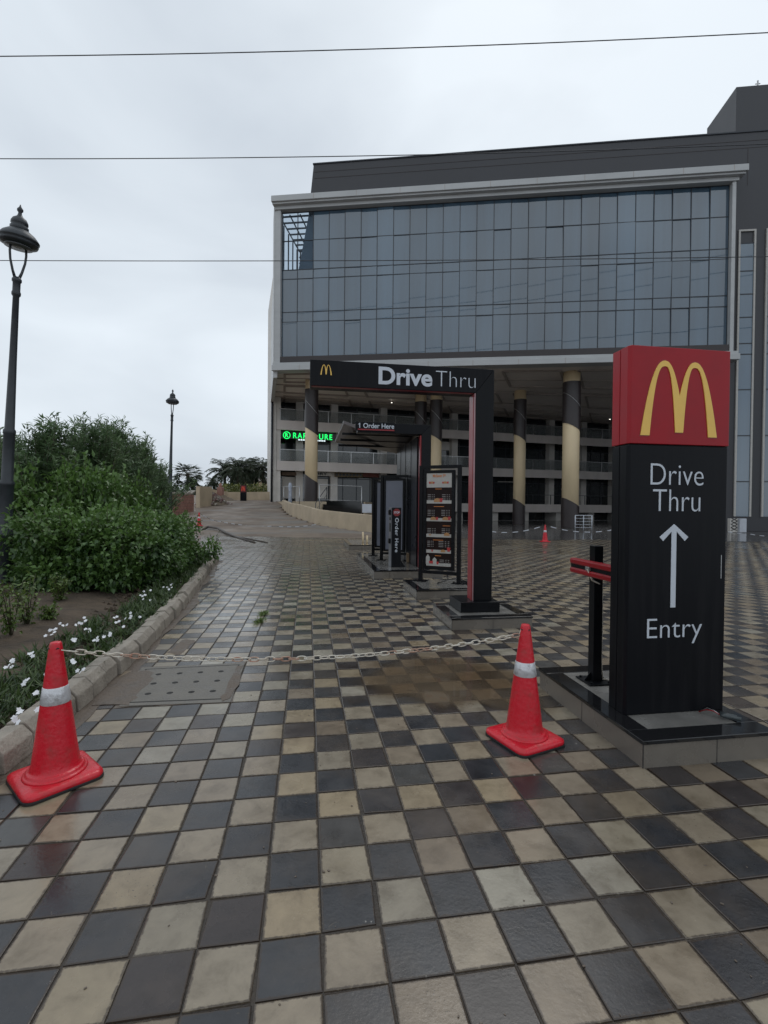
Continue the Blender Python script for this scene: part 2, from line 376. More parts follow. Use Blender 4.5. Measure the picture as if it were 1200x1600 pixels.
def mixc(f,a,b_,mode='MIX'):
    m=N(t,'ShaderNodeMixRGB',blend_type=mode)
    for i,x in ((0,f),(1,a),(2,b_)):
        if isinstance(x,(int,float)): m.inputs[i].default_value=x
        elif isinstance(x,tuple): m.inputs[i].default_value=(*x,1)
        else: L(x,m.inputs[i])
    return m.outputs[0]
def mrange(f,a,b_,c=0,d=1):
    m=N(t,'ShaderNodeMapRange'); L(f,m.inputs[0])
    for k,x in zip(('From Min','From Max','To Min','To Max'),(a,b_,c,d)): m.inputs[k].default_value=x
    return m.outputs[0]
# shift the noise per tile so that every tile has its own clouding
cv=N(t,'ShaderNodeVectorMath',operation='MULTIPLY_ADD'); L(ta.outputs['Color'],cv.inputs[0]); cv.inputs[1].default_value=(0,37,53); L(geo.outputs['Position'],cv.inputs[2])
P2=cv.outputs[0]
light=ramp(se.outputs['Green'],[(0,(.18,.142,.102)),(.2,(.235,.193,.142)),(.45,(.262,.220,.163)),(.65,(.22,.195,.152)),(.84,(.285,.225,.145)),(.93,(.24,.222,.178)),(1,(.31,.285,.235))])
darkc=ramp(se.outputs['Green'],[(0,(.024,.024,.028)),(.4,(.033,.034,.038)),(.7,(.046,.046,.049)),(.9,(.036,.027,.025)),(1,(.06,.060,.058))])
base=mixc(se.outputs['Red'],light,darkc)
cloud=noise(9,7,.65,P2,.4)
base=mixc(.85,base,ramp(cloud,[(.25,(.50,.47,.42)),(.5,(.94,.92,.89)),(.75,(1.18,1.16,1.12))]),'MULTIPLY')
stain=mrange(noise(1.3,7,.65),.47,.68)
base=mixc(mixc(.45,(0,0,0),stain),base,(.105,.078,.055))
spk=mrange(noise(140,2,.5),.66,.74); rough_tile=mrange(se.outputs['Blue'],.82,.86)
spkf=mixc(1.0,spk,rough_tile,'MULTIPLY')
base=mixc(spkf,base,(.05,.042,.035))
edge=N(t,'ShaderNodeMath',operation='MULTIPLY_ADD'); L(ta.outputs['Alpha'],edge.inputs[0]); edge.inputs[1].default_value=.62; L(noise(38,5,.75,P2),edge.inputs[2])
edgef=mrange(edge.outputs[0],.90,1.10); base=mixc(mixc(.8,(0,0,0),edgef),base,(.040,.027,.018))
scr=mrange(noise(17,8,.8,P2,1.5),.63,.69); base=mixc(mixc(.4,(0,0,0),scr),base,(.20,.165,.12))
lim=mrange(noise(26,6,.7,P2),.66,.73); limt=mrange(se.outputs['Blue'],.10,.04); base=mixc(mixc(1.,lim,limt,'MULTIPLY'),base,(.42,.40,.36))
L(base,b.inputs['Base Color'])
wet=noise(.75,5,.6); wet2=noise(4.5,6,.6,P2)
rg=N(t,'ShaderNodeMath',operation='MULTIPLY_ADD'); L(mrange(wet,.38,.62,.12,.40),rg.inputs[0]); rg.inputs[1].default_value=.8; L(mrange(wet2,.3,.7,-.04,.14),rg.inputs[2])
L(rg.outputs[0],b.inputs['Roughness']); b.inputs['Specular IOR Level'].default_value=.55
bp=N(t,'ShaderNodeBump'); bp.inputs['Strength'].default_value=.4; bp.inputs['Distance'].default_value=.004
hh=mixc(.35,noise(7,5,.6,P2),noise(70,4,.6)); L(hh,bp.inputs['Height']); L(bp.outputs[0],b.inputs['Normal'])
me.materials.append(tm); me.update(); pv=bpy.data.objects.new('pavement',me); COL.objects.link(pv); tag(pv,kind='structure')
# bedding below the joints
mb=MB(); mb.prism([(-24,.0,-.0065),(24,.0,-.0065),(24,21.4,-.0065),(-12,21.4,-.0065),(-24,8,-.0065)],(0,0,.0015)); mb.build('joint_sand',M['grout'],kind='structure')

# muddy strips beside the kerb and round the manhole, puddle
def blob(pts,z,name,m,th=.002,jit=.03,n=3,kind='structure'):
    Q=[]
    for i,p in enumerate(pts):
        q=pts[(i+1)%len(pts)]
        for k in range(n):
            w=k/n; Q.append((p[0]+(q[0]-p[0])*w+random.gauss(0,jit),p[1]+(q[1]-p[1])*w+random.gauss(0,jit),z))
    mb=MB(); mb.prism(Q,(0,0,th)); return mb.build(name,m,kind=kind)
strip=[(kX(y)-.02,y) for y in np.arange(.8,KY1,.4)]+[(kX(y)+.09+.05*math.sin(y*2.1),y) for y in np.arange(KY1,.8,-.35)]
blob(strip,.0008,'mud_strip',M['mud'],.0015,.012,2)
blob([(MANB[i].x,MANB[i].y) for i in range(4)],-.004,'mud_bed',M['mud'],.005,.015,5)
blob([tuple(G(x,y)[:2]) for x,y in ((140,1105),(185,1060),(232,1048),(240,1062),(215,1088),(200,1104))],.0035,'mud_patch',M['mud'],.003,.015,3)
blob([tuple(G(x,y)[:2]) for x,y in ((368,1044),(382,1040),(376,1062),(362,1090),(346,1098),(352,1078))],.0035,'mud_patch',M['mud'],.004,.012,3)
blob([tuple(G(x,y)[:2]) for x,y in ((262,1020),(283,1000),(306,1000),(296,1012),(280,1024))],.001,'mud_spot',M['mud'],.002,.01,3)
pm=bpy.data.materials.new('muddy puddle water'); pm.use_nodes=True; t=pm.node_tree; b=t.nodes['Principled BSDF']
b.inputs['Base Color'].default_value=(.17,.13,.09,1); b.inputs['Roughness'].default_value=.03; b.inputs['IOR'].default_value=1.33
tr=N(t,'ShaderNodeBsdfTransparent'); tr.inputs[0].default_value=(.85,.78,.68,1); ms=N(t,'ShaderNodeMixShader'); o_=t.nodes['Material Output']
geo=N(t,'ShaderNodeNewGeometry'); nn=N(t,'ShaderNodeTexNoise'); nn.inputs['Scale'].default_value=1.6; t.links.new(geo.outputs['Position'],nn.inputs['Vector'])
mr_=N(t,'ShaderNodeMapRange'); mr_.inputs['From Min'].default_value=.35; mr_.inputs['From Max'].default_value=.65; mr_.inputs['To Min'].default_value=.22; mr_.inputs['To Max'].default_value=.62; t.links.new(nn.outputs['Fac'],mr_.inputs[0])
t.links.new(mr_.outputs[0],ms.inputs[0]); t.links.new(tr.outputs[0],ms.inputs[1]); t.links.new(b.outputs[0],ms.inputs[2]); t.links.new(ms.outputs[0],o_.inputs[0])
pq=[G(x,y) for x,y in ((566,1062),(600,1038),(640,1030),(700,1028),(760,1036),(800,1050),(838,1080),(850,1105),(800,1112),(745,1098),(690,1106),(640,1090),(590,1086))]
pc_=sum(pq,Vector())/len(pq); ring=[]
for i_ in range(len(pq)):
    for k in range(4):
        w_=pq[i_].lerp(pq[(i_+1)%len(pq)],k/4); ring.append(w_+Vector((random.gauss(0,.018),random.gauss(0,.018),0)))
pvv=[];lvv=[]
for f_,l_ in ((1.22,0),(1.05,.25),(.9,.7),(.7,1),(.3,1)):
    for w_ in ring: q_=pc_+(w_-pc_)*f_; pvv.append((q_.x,q_.y,.0042)); lvv.append(l_)
n_=len(ring); pff=[(a_*n_+k,a_*n_+(k+1)%n_,(a_+1)*n_+(k+1)%n_,(a_+1)*n_+k) for a_ in range(4) for k in range(n_)]+[tuple(4*n_+k for k in range(n_))]
mb=MB(); mb.v=pvv; mb.f=[list(f)[::-1] for f in pff]; mb.mi=[0]*len(pff); mb.sm=[False]*len(pff); mb.build('puddle',pm,attr=lvv,kind='structure')
an_=N(pm.node_tree,'ShaderNodeAttribute',attribute_name='lv'); mu_=N(pm.node_tree,'ShaderNodeMath',operation='MULTIPLY'); pm.node_tree.links.new(an_.outputs['Fac'],mu_.inputs[0]); pm.node_tree.links.new(mr_.outputs[0],mu_.inputs[1]); pm.node_tree.links.new(mu_.outputs[0],ms.inputs[0])
tr.inputs[0].default_value=(1,1,1,1); mx_=N(pm.node_tree,'ShaderNodeMixRGB'); mx_.inputs[1].default_value=(1,1,1,1); mx_.inputs[2].default_value=(.76,.67,.57,1); pm.node_tree.links.new(an_.outputs['Fac'],mx_.inputs[0]); pm.node_tree.links.new(mx_.outputs[0],tr.inputs[0])

# planting bed soil
mb=MB(); ysb=[1.0+.5*i for i in range(int((KY1-1)/.5)+1)]+[KY1-.05]; rows=[]
for y in ysb:
    x0=kX(y)-.165; rows.append([(x0-d,y,.09+.05*math.sin(3*x0+d*2.3)*min(1,d)+.07*random.random()*min(1,d)) for d in (0,.3,.7,1.2,1.8,2.6,3.6,5,8,14)])
for y in (KY1+.5,KY1+3,KY1+8): rows.append([(kX(KY1)-.2-(y-KY1)*.45-d,y,.06) for d in (0,.3,.7,1.2,1.8,2.6,3.6,5,8,14)])
mb.v=[p for r in rows for p in r]
for j in range(len(rows)-1):
    for i in range(9): mb.f.append((j*10+i+1,j*10+i,(j+1)*10+i,(j+1)*10+i+1)); mb.mi.append(0); mb.sm.append(True)
mb.build('soil',M['soil'],kind='structure')
# kerb of dressed blocks
mb=MB(); y=KY0+.02
while y<KY1-.1:
    l=.27+random.gauss(0,.008); y2=min(y+l*.93,KY1)
    a=Vector((kX(y),y,0)); b_=Vector((kX(y2),y2,0)); d=(b_-a).normalized(); nrm=Vector((-d.y,d.x,0))
    hgt=.165+random.gauss(0,.007); g=.009; j=random.gauss(0,.010)
    prof=[(0+j,0),(.008+j,hgt*.66),(.06+j,hgt),(.155+j,hgt*.97),(.17+j,hgt*.8),(.17+j,0)]
    P=[a+d*g+nrm*px+Vector((0,0,pz)) for px,pz in prof]; Lk=(b_-a).length-2*g
    mb.prism(P,d*Lk); y=y2
mb.build('kerb',M['stone'],kind='structure',bevel=.008,seg=2)
# ================================================================ manhole cover
E_=empty('manhole_cover',(mcx,mcy,0),0,'square concrete drain cover with rows of round holes beside the kerb','drain cover')
def man(u,v,z):
    p=MAN[3].lerp(MAN[2],u).lerp(MAN[0].lerp(MAN[1],u),v); return Vector((p.x,p.y,z))
mb=MB(); n=24; xsn=np.linspace(0,1,49)
mb.prism([man(0,0,-.006),man(1,0,-.006),man(1,1,-.006),man(0,1,-.006)],(0,0,.012)); mb.build('slab',M['concrete'],E_,True,bevel=.003)
mb=MB()
for (a0,a1,b0,b1) in ((-.07,1.07,-.09,-.02),(-.07,1.07,1.02,1.09),(-.07,-.015,-.02,1.02),(1.015,1.07,-.02,1.02)):
    mb.prism([man(a0,b0,-.006),man(a1,b0,-.006),man(a1,b1,-.006),man(a0,b1,-.006)],(0,0,.0105))
mb.build('surround',M['concrete'],E_,True,bevel=.002,split=1)
mb=MB()
for (a0,a1,b0,b1) in ((-.016,1.016,-.021,-.001),(-.016,1.016,1.001,1.021),(-.016,-.001,-.001,1.001),(1.001,1.016,-.001,1.001)): mb.prism([man(a0,b0,-.004),man(a1,b0,-.004),man(a1,b1,-.004),man(a0,b1,-.004)],(0,0,.0088))
mb.build('gap',M['pit'],E_,True)
for r_ in range(3):
    for c_ in range(4):
        p=man(.16+.225*c_,.2+.3*r_,.0062); mb=MB(); mb.lathe([(.0235,0),(.022,.0006)],16,p); mb.build('hole',M['pit'],E_,True)

# ================================================================ PLINTHS
def plinth(p,w,d,h,label,joints=()):
    E_=empty('plinth',(p.x,p.y,0),YAW,label,'plinth','low tiled plinths of the order lane')
    mb=MB(); mb.box(0,w,0,d,-.005,h-.022); mb.build('base',M['plinth'],E_,bevel=.003)
    mb=MB()
    for jx in joints: mb.box(jx,jx+.004,-.0012,.01,.0,h-.024)
    mb.box(-.0012,.01,d*.5,d*.5+.004,0,h-.024); mb.box(-.0014,.003,-.0014,.003,0,h-.024); mb.build('joint_line',M['joint'],E_,split=1)
    bw=.125; o=.008
    mb=MB(); mb.box(-o,w+o,-o,bw,h-.022,h); mb.box(-o,w+o,d-bw,d+o,h-.022,h); mb.box(-o,bw,bw,d-bw,h-.022,h); mb.box(w-bw,w+o,bw,d-bw,h-.022,h)
    mb.build('border',M['granite'],E_,bevel=.003)
    mb=MB(); mb.box(bw,w-bw,bw,d-bw,h-.022,h-.003); mb.build('top',M['plinthtop'],E_)
    return E_
P1=plinth(G(1004.5,1201),.84,1.20,.155,'taupe tiled plinth with black granite edge under the tall red and black entry sign',(.46,))
P2=plinth(G(706,984.6),.99,.86,.138,'taupe plinth carrying the square pillar of the big lane portal',(.5,))
P3=plinth(G(651,935.8),1.06,1.05,.136,'taupe plinth under the illustrated menu board',(.53,))
P4=plinth(G(585,904),1.40,3.5,.155,'long taupe plinth under the order canopy and the order post',(.3,.9))
P5=plinth(G(545.7,859),1.35,2.6,.155,'small taupe plinth farthest along the lane, before the cream ramp wall',(.5,))

# ================================================================ ENTRY PYLON
p0=G(976,1118,.155); Wp,Dp,Hp=.70,.165,2.43-.155
E_=empty('sign_pylon',(p0.x,p0.y,.155),YAW,'tall black and red sign with golden arches, white up arrow and the word Entry','sign')
zr=1.672
def chbox(mb,x0,x1,y0,y1,z0,z1,c):
    mb.prism([(x0,y1,z0),(x0,y0+c,z0),(x0+c*.55,y0,z0),(x1-c*.55,y0,z0),(x1,y0+c,z0),(x1,y1,z0)],(0,0,z1-z0))
mb=MB(); chbox(mb,0,Wp,0,.085,.0,zr-.006,.022); mb.box(.002,Wp-.002,.093,Dp,.0,zr-.006); mb.build('body',M['blackpanel'],E_,bevel=.003,split=1)
mb=MB(); chbox(mb,-.004,Wp+.004,-.006,.085,zr+.004,Hp,.022); mb.box(-.002,Wp+.002,.093,Dp+.002,zr+.004,Hp); mb.build('red_header',M['red'],E_,bevel=.003,split=1)
mb=MB(); mb.box(.012,Wp-.012,.02,.15,.0,Hp-.01); mb.build('core',M['black'],E_)
mb=MB(); arches(mb,.070,.600,zr+.055,Hp-.085,-.006,.005); mb.build('arches_emblem',[M['yellow']],E_)
mb=MB(); arches(mb,.062,.608,zr+.049,Hp-.077,-.0055,.0012); mb.build('emblem_painted_shadow',[M['redstrip']],E_)  # larger dark red copy paints the shadow round the raised emblem
# heights from the photo (px on the face)
def zl(py,x=1055): return at(x,py,p0.y+.05).z-.155
mb=MB()
N_=(0,-1,0)
text_on(mb,'Drive',(0,-.0005,0),X_,Z_,N_,.150,.518,zl(758),zl(725),bold=-.013,th=.003)
text_on(mb,'Thru',(0,-.0005,0),X_,Z_,N_,.168,.498,zl(799),zl(765),bold=-.013,th=.003)
text_on(mb,'Entry',(0,-.0005,0),X_,Z_,N_,.142,.525,zl(1006),zl(966),bold=-.013,th=.003)
mb.build('lettering',M['white'],E_,split=1)
cxA=.318; za,zb=zl(819),zl(949)
mb=MB(); mb.prism([(cxA-.017,0,zb),(cxA+.017,0,zb),(cxA+.017,0,za-.045),(cxA+.075,0,za-.105),(cxA+.10,0,za-.08),(cxA,0,za),(cxA-.10,0,za-.08),(cxA-.075,0,za-.105),(cxA-.017,0,za-.045)][::-1],(0,-.003,0))
mb.build('arrow',M['white'],E_)
mb=MB(); mb.box(.655,.66,-.0015,.001,zl(905),zl(868)); mb.build('scratch',M['steel'],E_)
# cable and connector lying by the pylon
c0=G(1100,1112,.16)
E_=empty('power_connector',(c0.x,c0.y,.16),0,'grey inline plug with loose wires lying beside the entry sign','connector')
pa,pb=G(1125,1117,.175),G(1158,1124,.172)
mb=MB(); mb.tube([pa,pa.lerp(pb,.2),pa.lerp(pb,.5),pa.lerp(pb,.55),pb],[.010,.014,.014,.010,.013],12); mb.tube([pa+Vector((.02,.03,0)),pb+Vector((0,.035,0))],.009,10)
mb.build('plug',mat('grey green plastic',(.045,.055,.058),.4,var=.3,vscale=20),E_,True)
for k,c in enumerate(('redstrip','steel','black')):
    mb=MB(); q=G(1092+3*k,1112-2*k,.158); mb.tube([q,q.lerp(pa,.35)+Vector((0,0,.02+.006*k)),q.lerp(pa,.7)+Vector((0,0,.018)),pa],.0028,6); mb.build('lead',M[c],E_,True)

# ================================================================ SENSOR POST beside the pylon
q=G(929,1064,.155)
E_=empty('barrier_post',(q.x,q.y,.155),YAW,'short black post with a red and black sensor bar beside the entry sign','post')
mb=MB(); mb.box(-.034,.034,-.034,.034,.008,1.00); mb.build('post',M['black'],E_,bevel=.003)
mb=MB(); mb.box(-.095,.095,-.095,.095,0,.009)
for a in (-1,1):
    for b_ in (-1,1): mb.lathe([(.009,0),(.009,.012)],8,(a*.07,b_*.07,.009))
mb.prism([(-.034,-.003,.009),(-.085,-.003,.009),(-.034,-.003,.07)],(0,.006,0)); mb.prism([(.034,-.003,.009),(.085,-.003,.009),(.034,-.003,.07)],(0,.006,0))
mb.build('foot_plate',M['black'],E_,bevel=.001)
a0=at(894,884,3.72); a1=at(957,895,3.22); dd=(a1-a0); a1=a0+dd*1.1; ax=dd.normalized(); nn_=Vector((-ax.y,ax.x,0)).normalized()*-1
if nn_.x>0: nn_=-nn_
ax.z=0; ax.normalize(); Lb=(a1-a0).length; zc=(a0.z+a1.z)/2
def bar(mb,z0,z1,o0,o1):
    P=[Vector((a0.x,a0.y,z0))+nn_*o0,Vector((a0.x,a0.y,z0))+nn_*o1,Vector((a0.x,a0.y,z1))+nn_*o1,Vector((a0.x,a0.y,z1))+nn_*o0]; mb.prism(P,ax*Lb)
mb=MB(); bar(mb,zc+.012,zc+.056,-.03,.022); bar(mb,zc-.056,zc-.014,-.03,.022); mb.build('red_guard',M['redstrip'],E_,True,bevel=.012,seg=3,split=1)
mb=MB(); bar(mb,zc-.026,zc+.026,-.02,.012); mb.build('sensor_housing',M['black'],E_,True,bevel=.003)
mb=MB(); m_=Vector((a0.x,a0.y,zc))+ax*(Lb*.40); mb.prism([m_+nn_*.012+Vector((0,0,-.012)),m_+nn_*.028+Vector((0,0,-.012)),m_+nn_*.028+Vector((0,0,.014)),m_+nn_*.012+Vector((0,0,.014))],ax*.05); mb.build('bracket',M['steel'],E_,True,bevel=.002)
mb=MB(); mb.tube([m_+ax*.03+nn_*.026,m_+ax*.05+Vector((0,0,-.08)),Vector((q.x+.045,q.y+.0,zc-.13)),Vector((q.x+.05,q.y,.6)),Vector((q.x+.047,q.y,.3)),Vector((q.x+.06,q.y,.17)),Vector((q.x+.2,q.y-.03,.165)),Vector((q.x+.35,q.y-.05,.165))],.006,8); mb.build('cable',M['chainw'],E_,True)

# ================================================================ LANE PORTAL ("Drive Thru")
pf=G(740,938,.27); 
E_=empty('lane_portal',(pf.x,pf.y,.138),YAW,'black portal frame over the lane with white lettering Drive Thru','portal sign')
# local: x=0 is pillar's left edge, beam reaches to negative x
Wb=.235; Db=.23; zT=3.14-.138; bh=.30; xl=-2.03
mb=MB(); mb.prism([(0,0,.125),(Wb,0,.125),(Wb,0,zT),(0.0,0,zT-bh)],(0,Db,0)); mb.build('pillar',M['black'],E_,bevel=.004)
mb=MB(); mb.prism([(xl,0,zT-bh),(-.002,0,zT-bh),(Wb-.002,0,zT+.002),(xl,0,zT+.002)],(0,Db,0)); mb.build('beam',M['blackpanel'],E_,bevel=.004)
mb=MB(); mb.box(-.022,-.001,.03,.11,.125,zT-bh-.002); mb.box(-.012,-.001,.125,Db-.02,.125,zT-bh-.002); mb.build('red_edge_strip',M['redstrip'],E_,bevel=.004,split=1)
mb=MB(); mb.box(-.016,-.001,.004,.026,.125,zT-bh-.002); mb.build('painted_highlight',mat('pink grey painted highlight',(.30,.17,.18),.15,metal=.3,var=.2,vscale=3),E_,bevel=.002)  # pink grey strip paints the highlight beside the red edge
mb=MB(); mb.box(xl+.02,-.03,.015,.07,zT-bh-.005,zT-bh-.001); mb.build('red_underside',M['redstrip'],E_)
mb=MB(); mb.box(-.19,.31,-.085,.40,0,.125); mb.build('pillar_base',M['black'],E_,bevel=.006)
mb=MB(); L0=2.03
def fx(px): # picture column on the beam face -> local x
    d=ray(px,590); n_=V; tt=(Vector((pf.x,pf.y,0))-Vector((0,0,0))).dot(n_)/d.dot(n_); w=d*tt; return (Vector((w.x,w.y,0))-Vector((pf.x,pf.y,0))).dot(U)
def fz(px,py):
    d=ray(px,py); tt=Vector((pf.x,pf.y,0)).dot(V)/Vector((d.x,d.y,0)).dot(V); return d.z*tt+H-.138
text_on(mb,'Drive',(0,-.001,0),X_,Z_,N_,fx(591.5),fx(675.5),fz(633,602.5),fz(633,575),bold=.028,th=.002)
text_on(mb,'Thru',(0,-.001,0),X_,Z_,N_,fx(681),fx(743),fz(712,605),fz(712,581),bold=-.022,th=.002)
mb.build('lettering',M['white'],E_,split=1)
mb=MB(); arches(mb,fx(500.5),fx(518.5),fz(510,586),fz(510,570),-.001,.006); mb.build('arches_emblem',M['yellow'],E_)

# ================================================================ ORDER CANOPY ("1 Order Here")
pc=G(658,895,.155); pc=Vector((.767*1.0,10.0,.155))
E_=empty('order_canopy',(pc.x,pc.y,.155),YAW,'black canopy with side wall and a small header reading 1 Order Here','canopy')
zt2=3.12-.155
mb=MB(); mb.prism([(0,0,0),(.2,0,0),(.2,0,zt2),(0,0,zt2-.2)],(0,.22,0)); mb.build('pillar',M['black'],E_,bevel=.004)
mb=MB(); mb.box(-.03,-.001,.02,.13,0,zt2-.22); mb.build('red_edge_strip',M['redstrip'],E_,bevel=.003)
mb=MB(); mb.box(-.05,.06,.222,2.55,0,zt2-.22); mb.build('side_wall',mat('gloss black wall',(.012,.012,.015),.3,spec=.25,var=.2,vscale=1.5,rvar=.05),E_,bevel=.003)
mb=MB()
for k in range(3): mb.box(-.058,-.05,.8+.6*k,.81+.6*k,0,zt2-.24)
mb.build('seam',M['black'],E_,split=1)
mb=MB(); mb.prism([(-1.33,0,zt2-.2),(-.002,0,zt2-.2),(.198,0,zt2+.002),(-1.33,0,zt2+.002)],(0,.25,0)); mb.build('header_beam',M['blackpanel'],E_,bevel=.003)
wA=[at(558,659,9.80),at(536.5,657,10.4),at(523.6,687,12.6)]; inv=wm(E_).inverted()
lA=[inv@p for p in wA]
roof=[Vector((.19,.24,zt2-.03)),Vector((-1.32,.24,zt2-.03)),lA[1],lA[2],Vector((-.05,2.6,zt2-.25))]
mb=MB(); mb.prism(roof,(0,0,-.07)); mb.build('roof_panel',mat('umber gloss soffit',(.06,.042,.04),.3,var=.15,vscale=2),E_,bevel=.004)
mb=MB(); mb.tube([lA[1]+Vector((0,0,-.03)),lA[2]+Vector((0,0,-.03))],.012,8); mb.build('roof_edge',M['steel'],E_)
mb=MB()
for k in range(3):
    y_=.7+.6*k; mb.box(-1.6,-.06,y_,y_+.03,zt2-.16-.05*k,zt2-.11-.05*k)
mb.build('roof_batten',M['black'],E_,split=1)
mb=MB(); mb.box(-1.38,-.56,-.02,-.001,zt2-.17,zt2+.012); mb.build('header_sign',M['blackpanel'],E_,bevel=.003)
mb=MB(); text_on(mb,'1 Order Here',(0,-.021,0),X_,Z_,N_,-1.30,-.585,zt2-.112,zt2-.012,bold=.012,th=.004); mb.prism([(-1.298,-.021,zt2-.034),(-1.298,-.021,zt2-.022),(-1.325,-.021,zt2-.040),(-1.325,-.021,zt2-.050)],(0,-.004,0)); mb.build('lettering',M['white'],E_)
mb=MB(); mb.box(-1.33,-.58,-.023,-.021,zt2-.155,zt2-.13); mb.build('red_underline',M['redstrip'],E_)

# ================================================================ MENU BOARDS
def board(fl,fr,z0,label,height=2.0):
    d=(fr-fl); w=Vector((d.x,d.y,0)).length; ang=math.atan2(d.y,d.x)
    E_=empty('menu_board',(fl.x,fl.y,z0),ang,label,'menu board','framed boards standing beside the lane')
    for x in (0,w):
        mb=MB(); mb.box(x-.032,x+.032,-.03,.03,.008,height); mb.build('post',M['black'],E_,bevel=.003)
        mb=MB(); mb.box(x-.11,x+.11,-.075,.075,0,.009)
        for s_ in (-1,1): mb.lathe([(.01,0),(.01,.018)],8,(x+s_*.085,0,.009))
        mb.build('foot_plate',M['black'],E_)
    mb=MB(); mb.box(.033,w-.033,-.028,.028,height-.055,height); mb.box(.033,w-.033,-.028,.028,.14,.19); mb.build('cross_rail',M['black'],E_,bevel=.002,split=1)
    mb=MB(); i0,i1,j0,j1=.055,w-.075,.215,height-.085
    mb.box(i0,i0+.05,-.045,.02,j0,j1); mb.box(i1-.05,i1,-.045,.02,j0,j1); mb.box(i0+.05,i1-.05,-.045,.02,j1-.045,j1); mb.box(i0+.05,i1-.05,-.045,.02,j0,j0+.045); mb.build('inner_frame',M['black'],E_,bevel=.003)
    return E_,w,(i0+.05,i1-.05,j0+.045,j1-.045)
fl,fr=G(657,907.6,.136),G(716.6,912,.136)
E_,w,(a,b_,c,d)=board(fl,fr,.136,'black framed menu board with pictures of burgers and cups')
mb=MB(); mb.box(a,b_,-.03,.015,c,d); mb.build('menu_panel',M['menu'],E_)
h_=d-c; pw=b_-a
def rect(mb,u0,u1,v0,v1,y=-.033,th=.003,mi=0): mb.box(a+pw*u0,a+pw*u1,y,y+th,c+h_*v0,c+h_*v1,mi)
mb=MB(); rect(mb,.0,1,.845,.995)
for v in (.675,.487,.318,.150,.012): rect(mb,.01,.99,v,v+.034)
mb.build('white_print',M['menuwhite'],E_,split=1)
mb=MB()
for (v0,rows_) in ((.765,((.05,.35),(.62,.95))),(.60,((.05,.35),(.6,.95))),(.405,((.05,.4),(.62,.95))),(.27,((.05,.32),(.5,.95))),(.075,((.55,.95),))):
    for (u0,u1) in rows_:
        for k in range(4):
            zz=v0-k*.018; 
            rect(mb,u0,u0+(u1-u0)*.42,zz,zz+.006); rect(mb,u0+(u1-u0)*.55,u0+(u1-u0)*.67,zz,zz+.006); rect(mb,u0+(u1-u0)*.8,u0+(u1-u0)*.93,zz,zz+.006)
mb.build('price_print',M['menutext'],E_,split=12)
mb=MB(); text_on(mb,'McSaver 59',(0,-.0335,0),X_,Z_,N_,a+pw*.25,a+pw*.75,c+h_*.952,c+h_*.985,bold=.02,th=.002)
for u0,u1,v in ((.35,.6,.826),(.3,.7,.640),(.66,.95,.437),(.28,.68,.285),(.36,.6,.118)): rect(mb,u0,u1,v,v+.006)
mb.build('heading_print',M['orange'],E_,split=1)
mb=MB()
def burger(mb,u,v,s):
    x=a+pw*u; z=c+h_*v; P=[(x-s,-.032,z),(x+s,-.032,z),(x+s,-.032,z+s*.35)]+[(x+s*math.cos(t),-.032,z+s*.35+s*.75*math.sin(t)) for t in np.linspace(.1,PI-.1,9)]+[(x-s,-.032,z+s*.35)]
    mb.prism(P,(0,-.004,0))
for u,v,s in ((.22,.885,.036),(.74,.885,.036),(.44,.69,.062),(.28,.50,.05),(.76,.50,.052),(.16,.335,.022),(.82,.335,.05),(.68,.162,.04)): burger(mb,u,v,s)
mb.build('burger_picture',M['bun'],E_,split=1)
mb=MB()
for u,v,s in ((.13,.885,.016),(.29,.885,.014),(.65,.885,.014),(.84,.885,.015),(.585,.69,.028),(.43,.5,.022),(.91,.5,.026),(.90,.17,.03),(.17,.035,.02),(.25,.035,.02),(.47,.03,.02),(.25,.163,.014)):
    x=a+pw*u; z=c+h_*v; mb.prism([(x-s*.7,-.033,z),(x+s*.7,-.033,z),(x+s,-.033,z+s*2.3),(x-s,-.033,z+s*2.3)],(0,-.004,0))
mb.build('cup_picture',M['redprint'],E_,split=1)
mb=MB()
for u,w_,h2 in ((.08,.035,.105),(.35,.035,.075)): x=a+pw*u; mb.prism([(x-w_,-.033,c+h_*.03),(x+w_,-.033,c+h_*.03),(x+w_,-.033,c+h_*(.03+h2*.7)),(x,-.033,c+h_*(.03+h2)),(x-w_,-.033,c+h_*(.03+h2*.7))],(0,-.003,0))
mb.build('cone_picture',M['menuwhite'],E_,split=1)
mb=MB(); mb.tube([(w-.2,0,.16),(w-.18,-.02,.06),(w-.26,-.05,.02),(w-.34,-.09,.006),(w-.30,-.2,.005)],.008,8); mb.build('cable',M['rubber'],E_)
fl,fr=G(596,875,.155),G(637,877,.155)
E_,w,(a,b_,c,d)=board(fl,fr,.155,'black framed board with blank pale grey panel behind the order post',2.0)
mb=MB(); mb.box(a,b_,-.03,.015,c,d); mb.build('panel',M['paleplate'],E_)
E_,w,(a,b_,c,d)=board(G(583,868,.155),G(583,868,.155)+(fr-fl)*1.08,.155,'second blank grey framed board, half hidden at the rear of the order plinth',2.0)
mb=MB(); mb.box(a,b_,-.03,.015,c,d); mb.build('panel',M['paleplate'],E_)
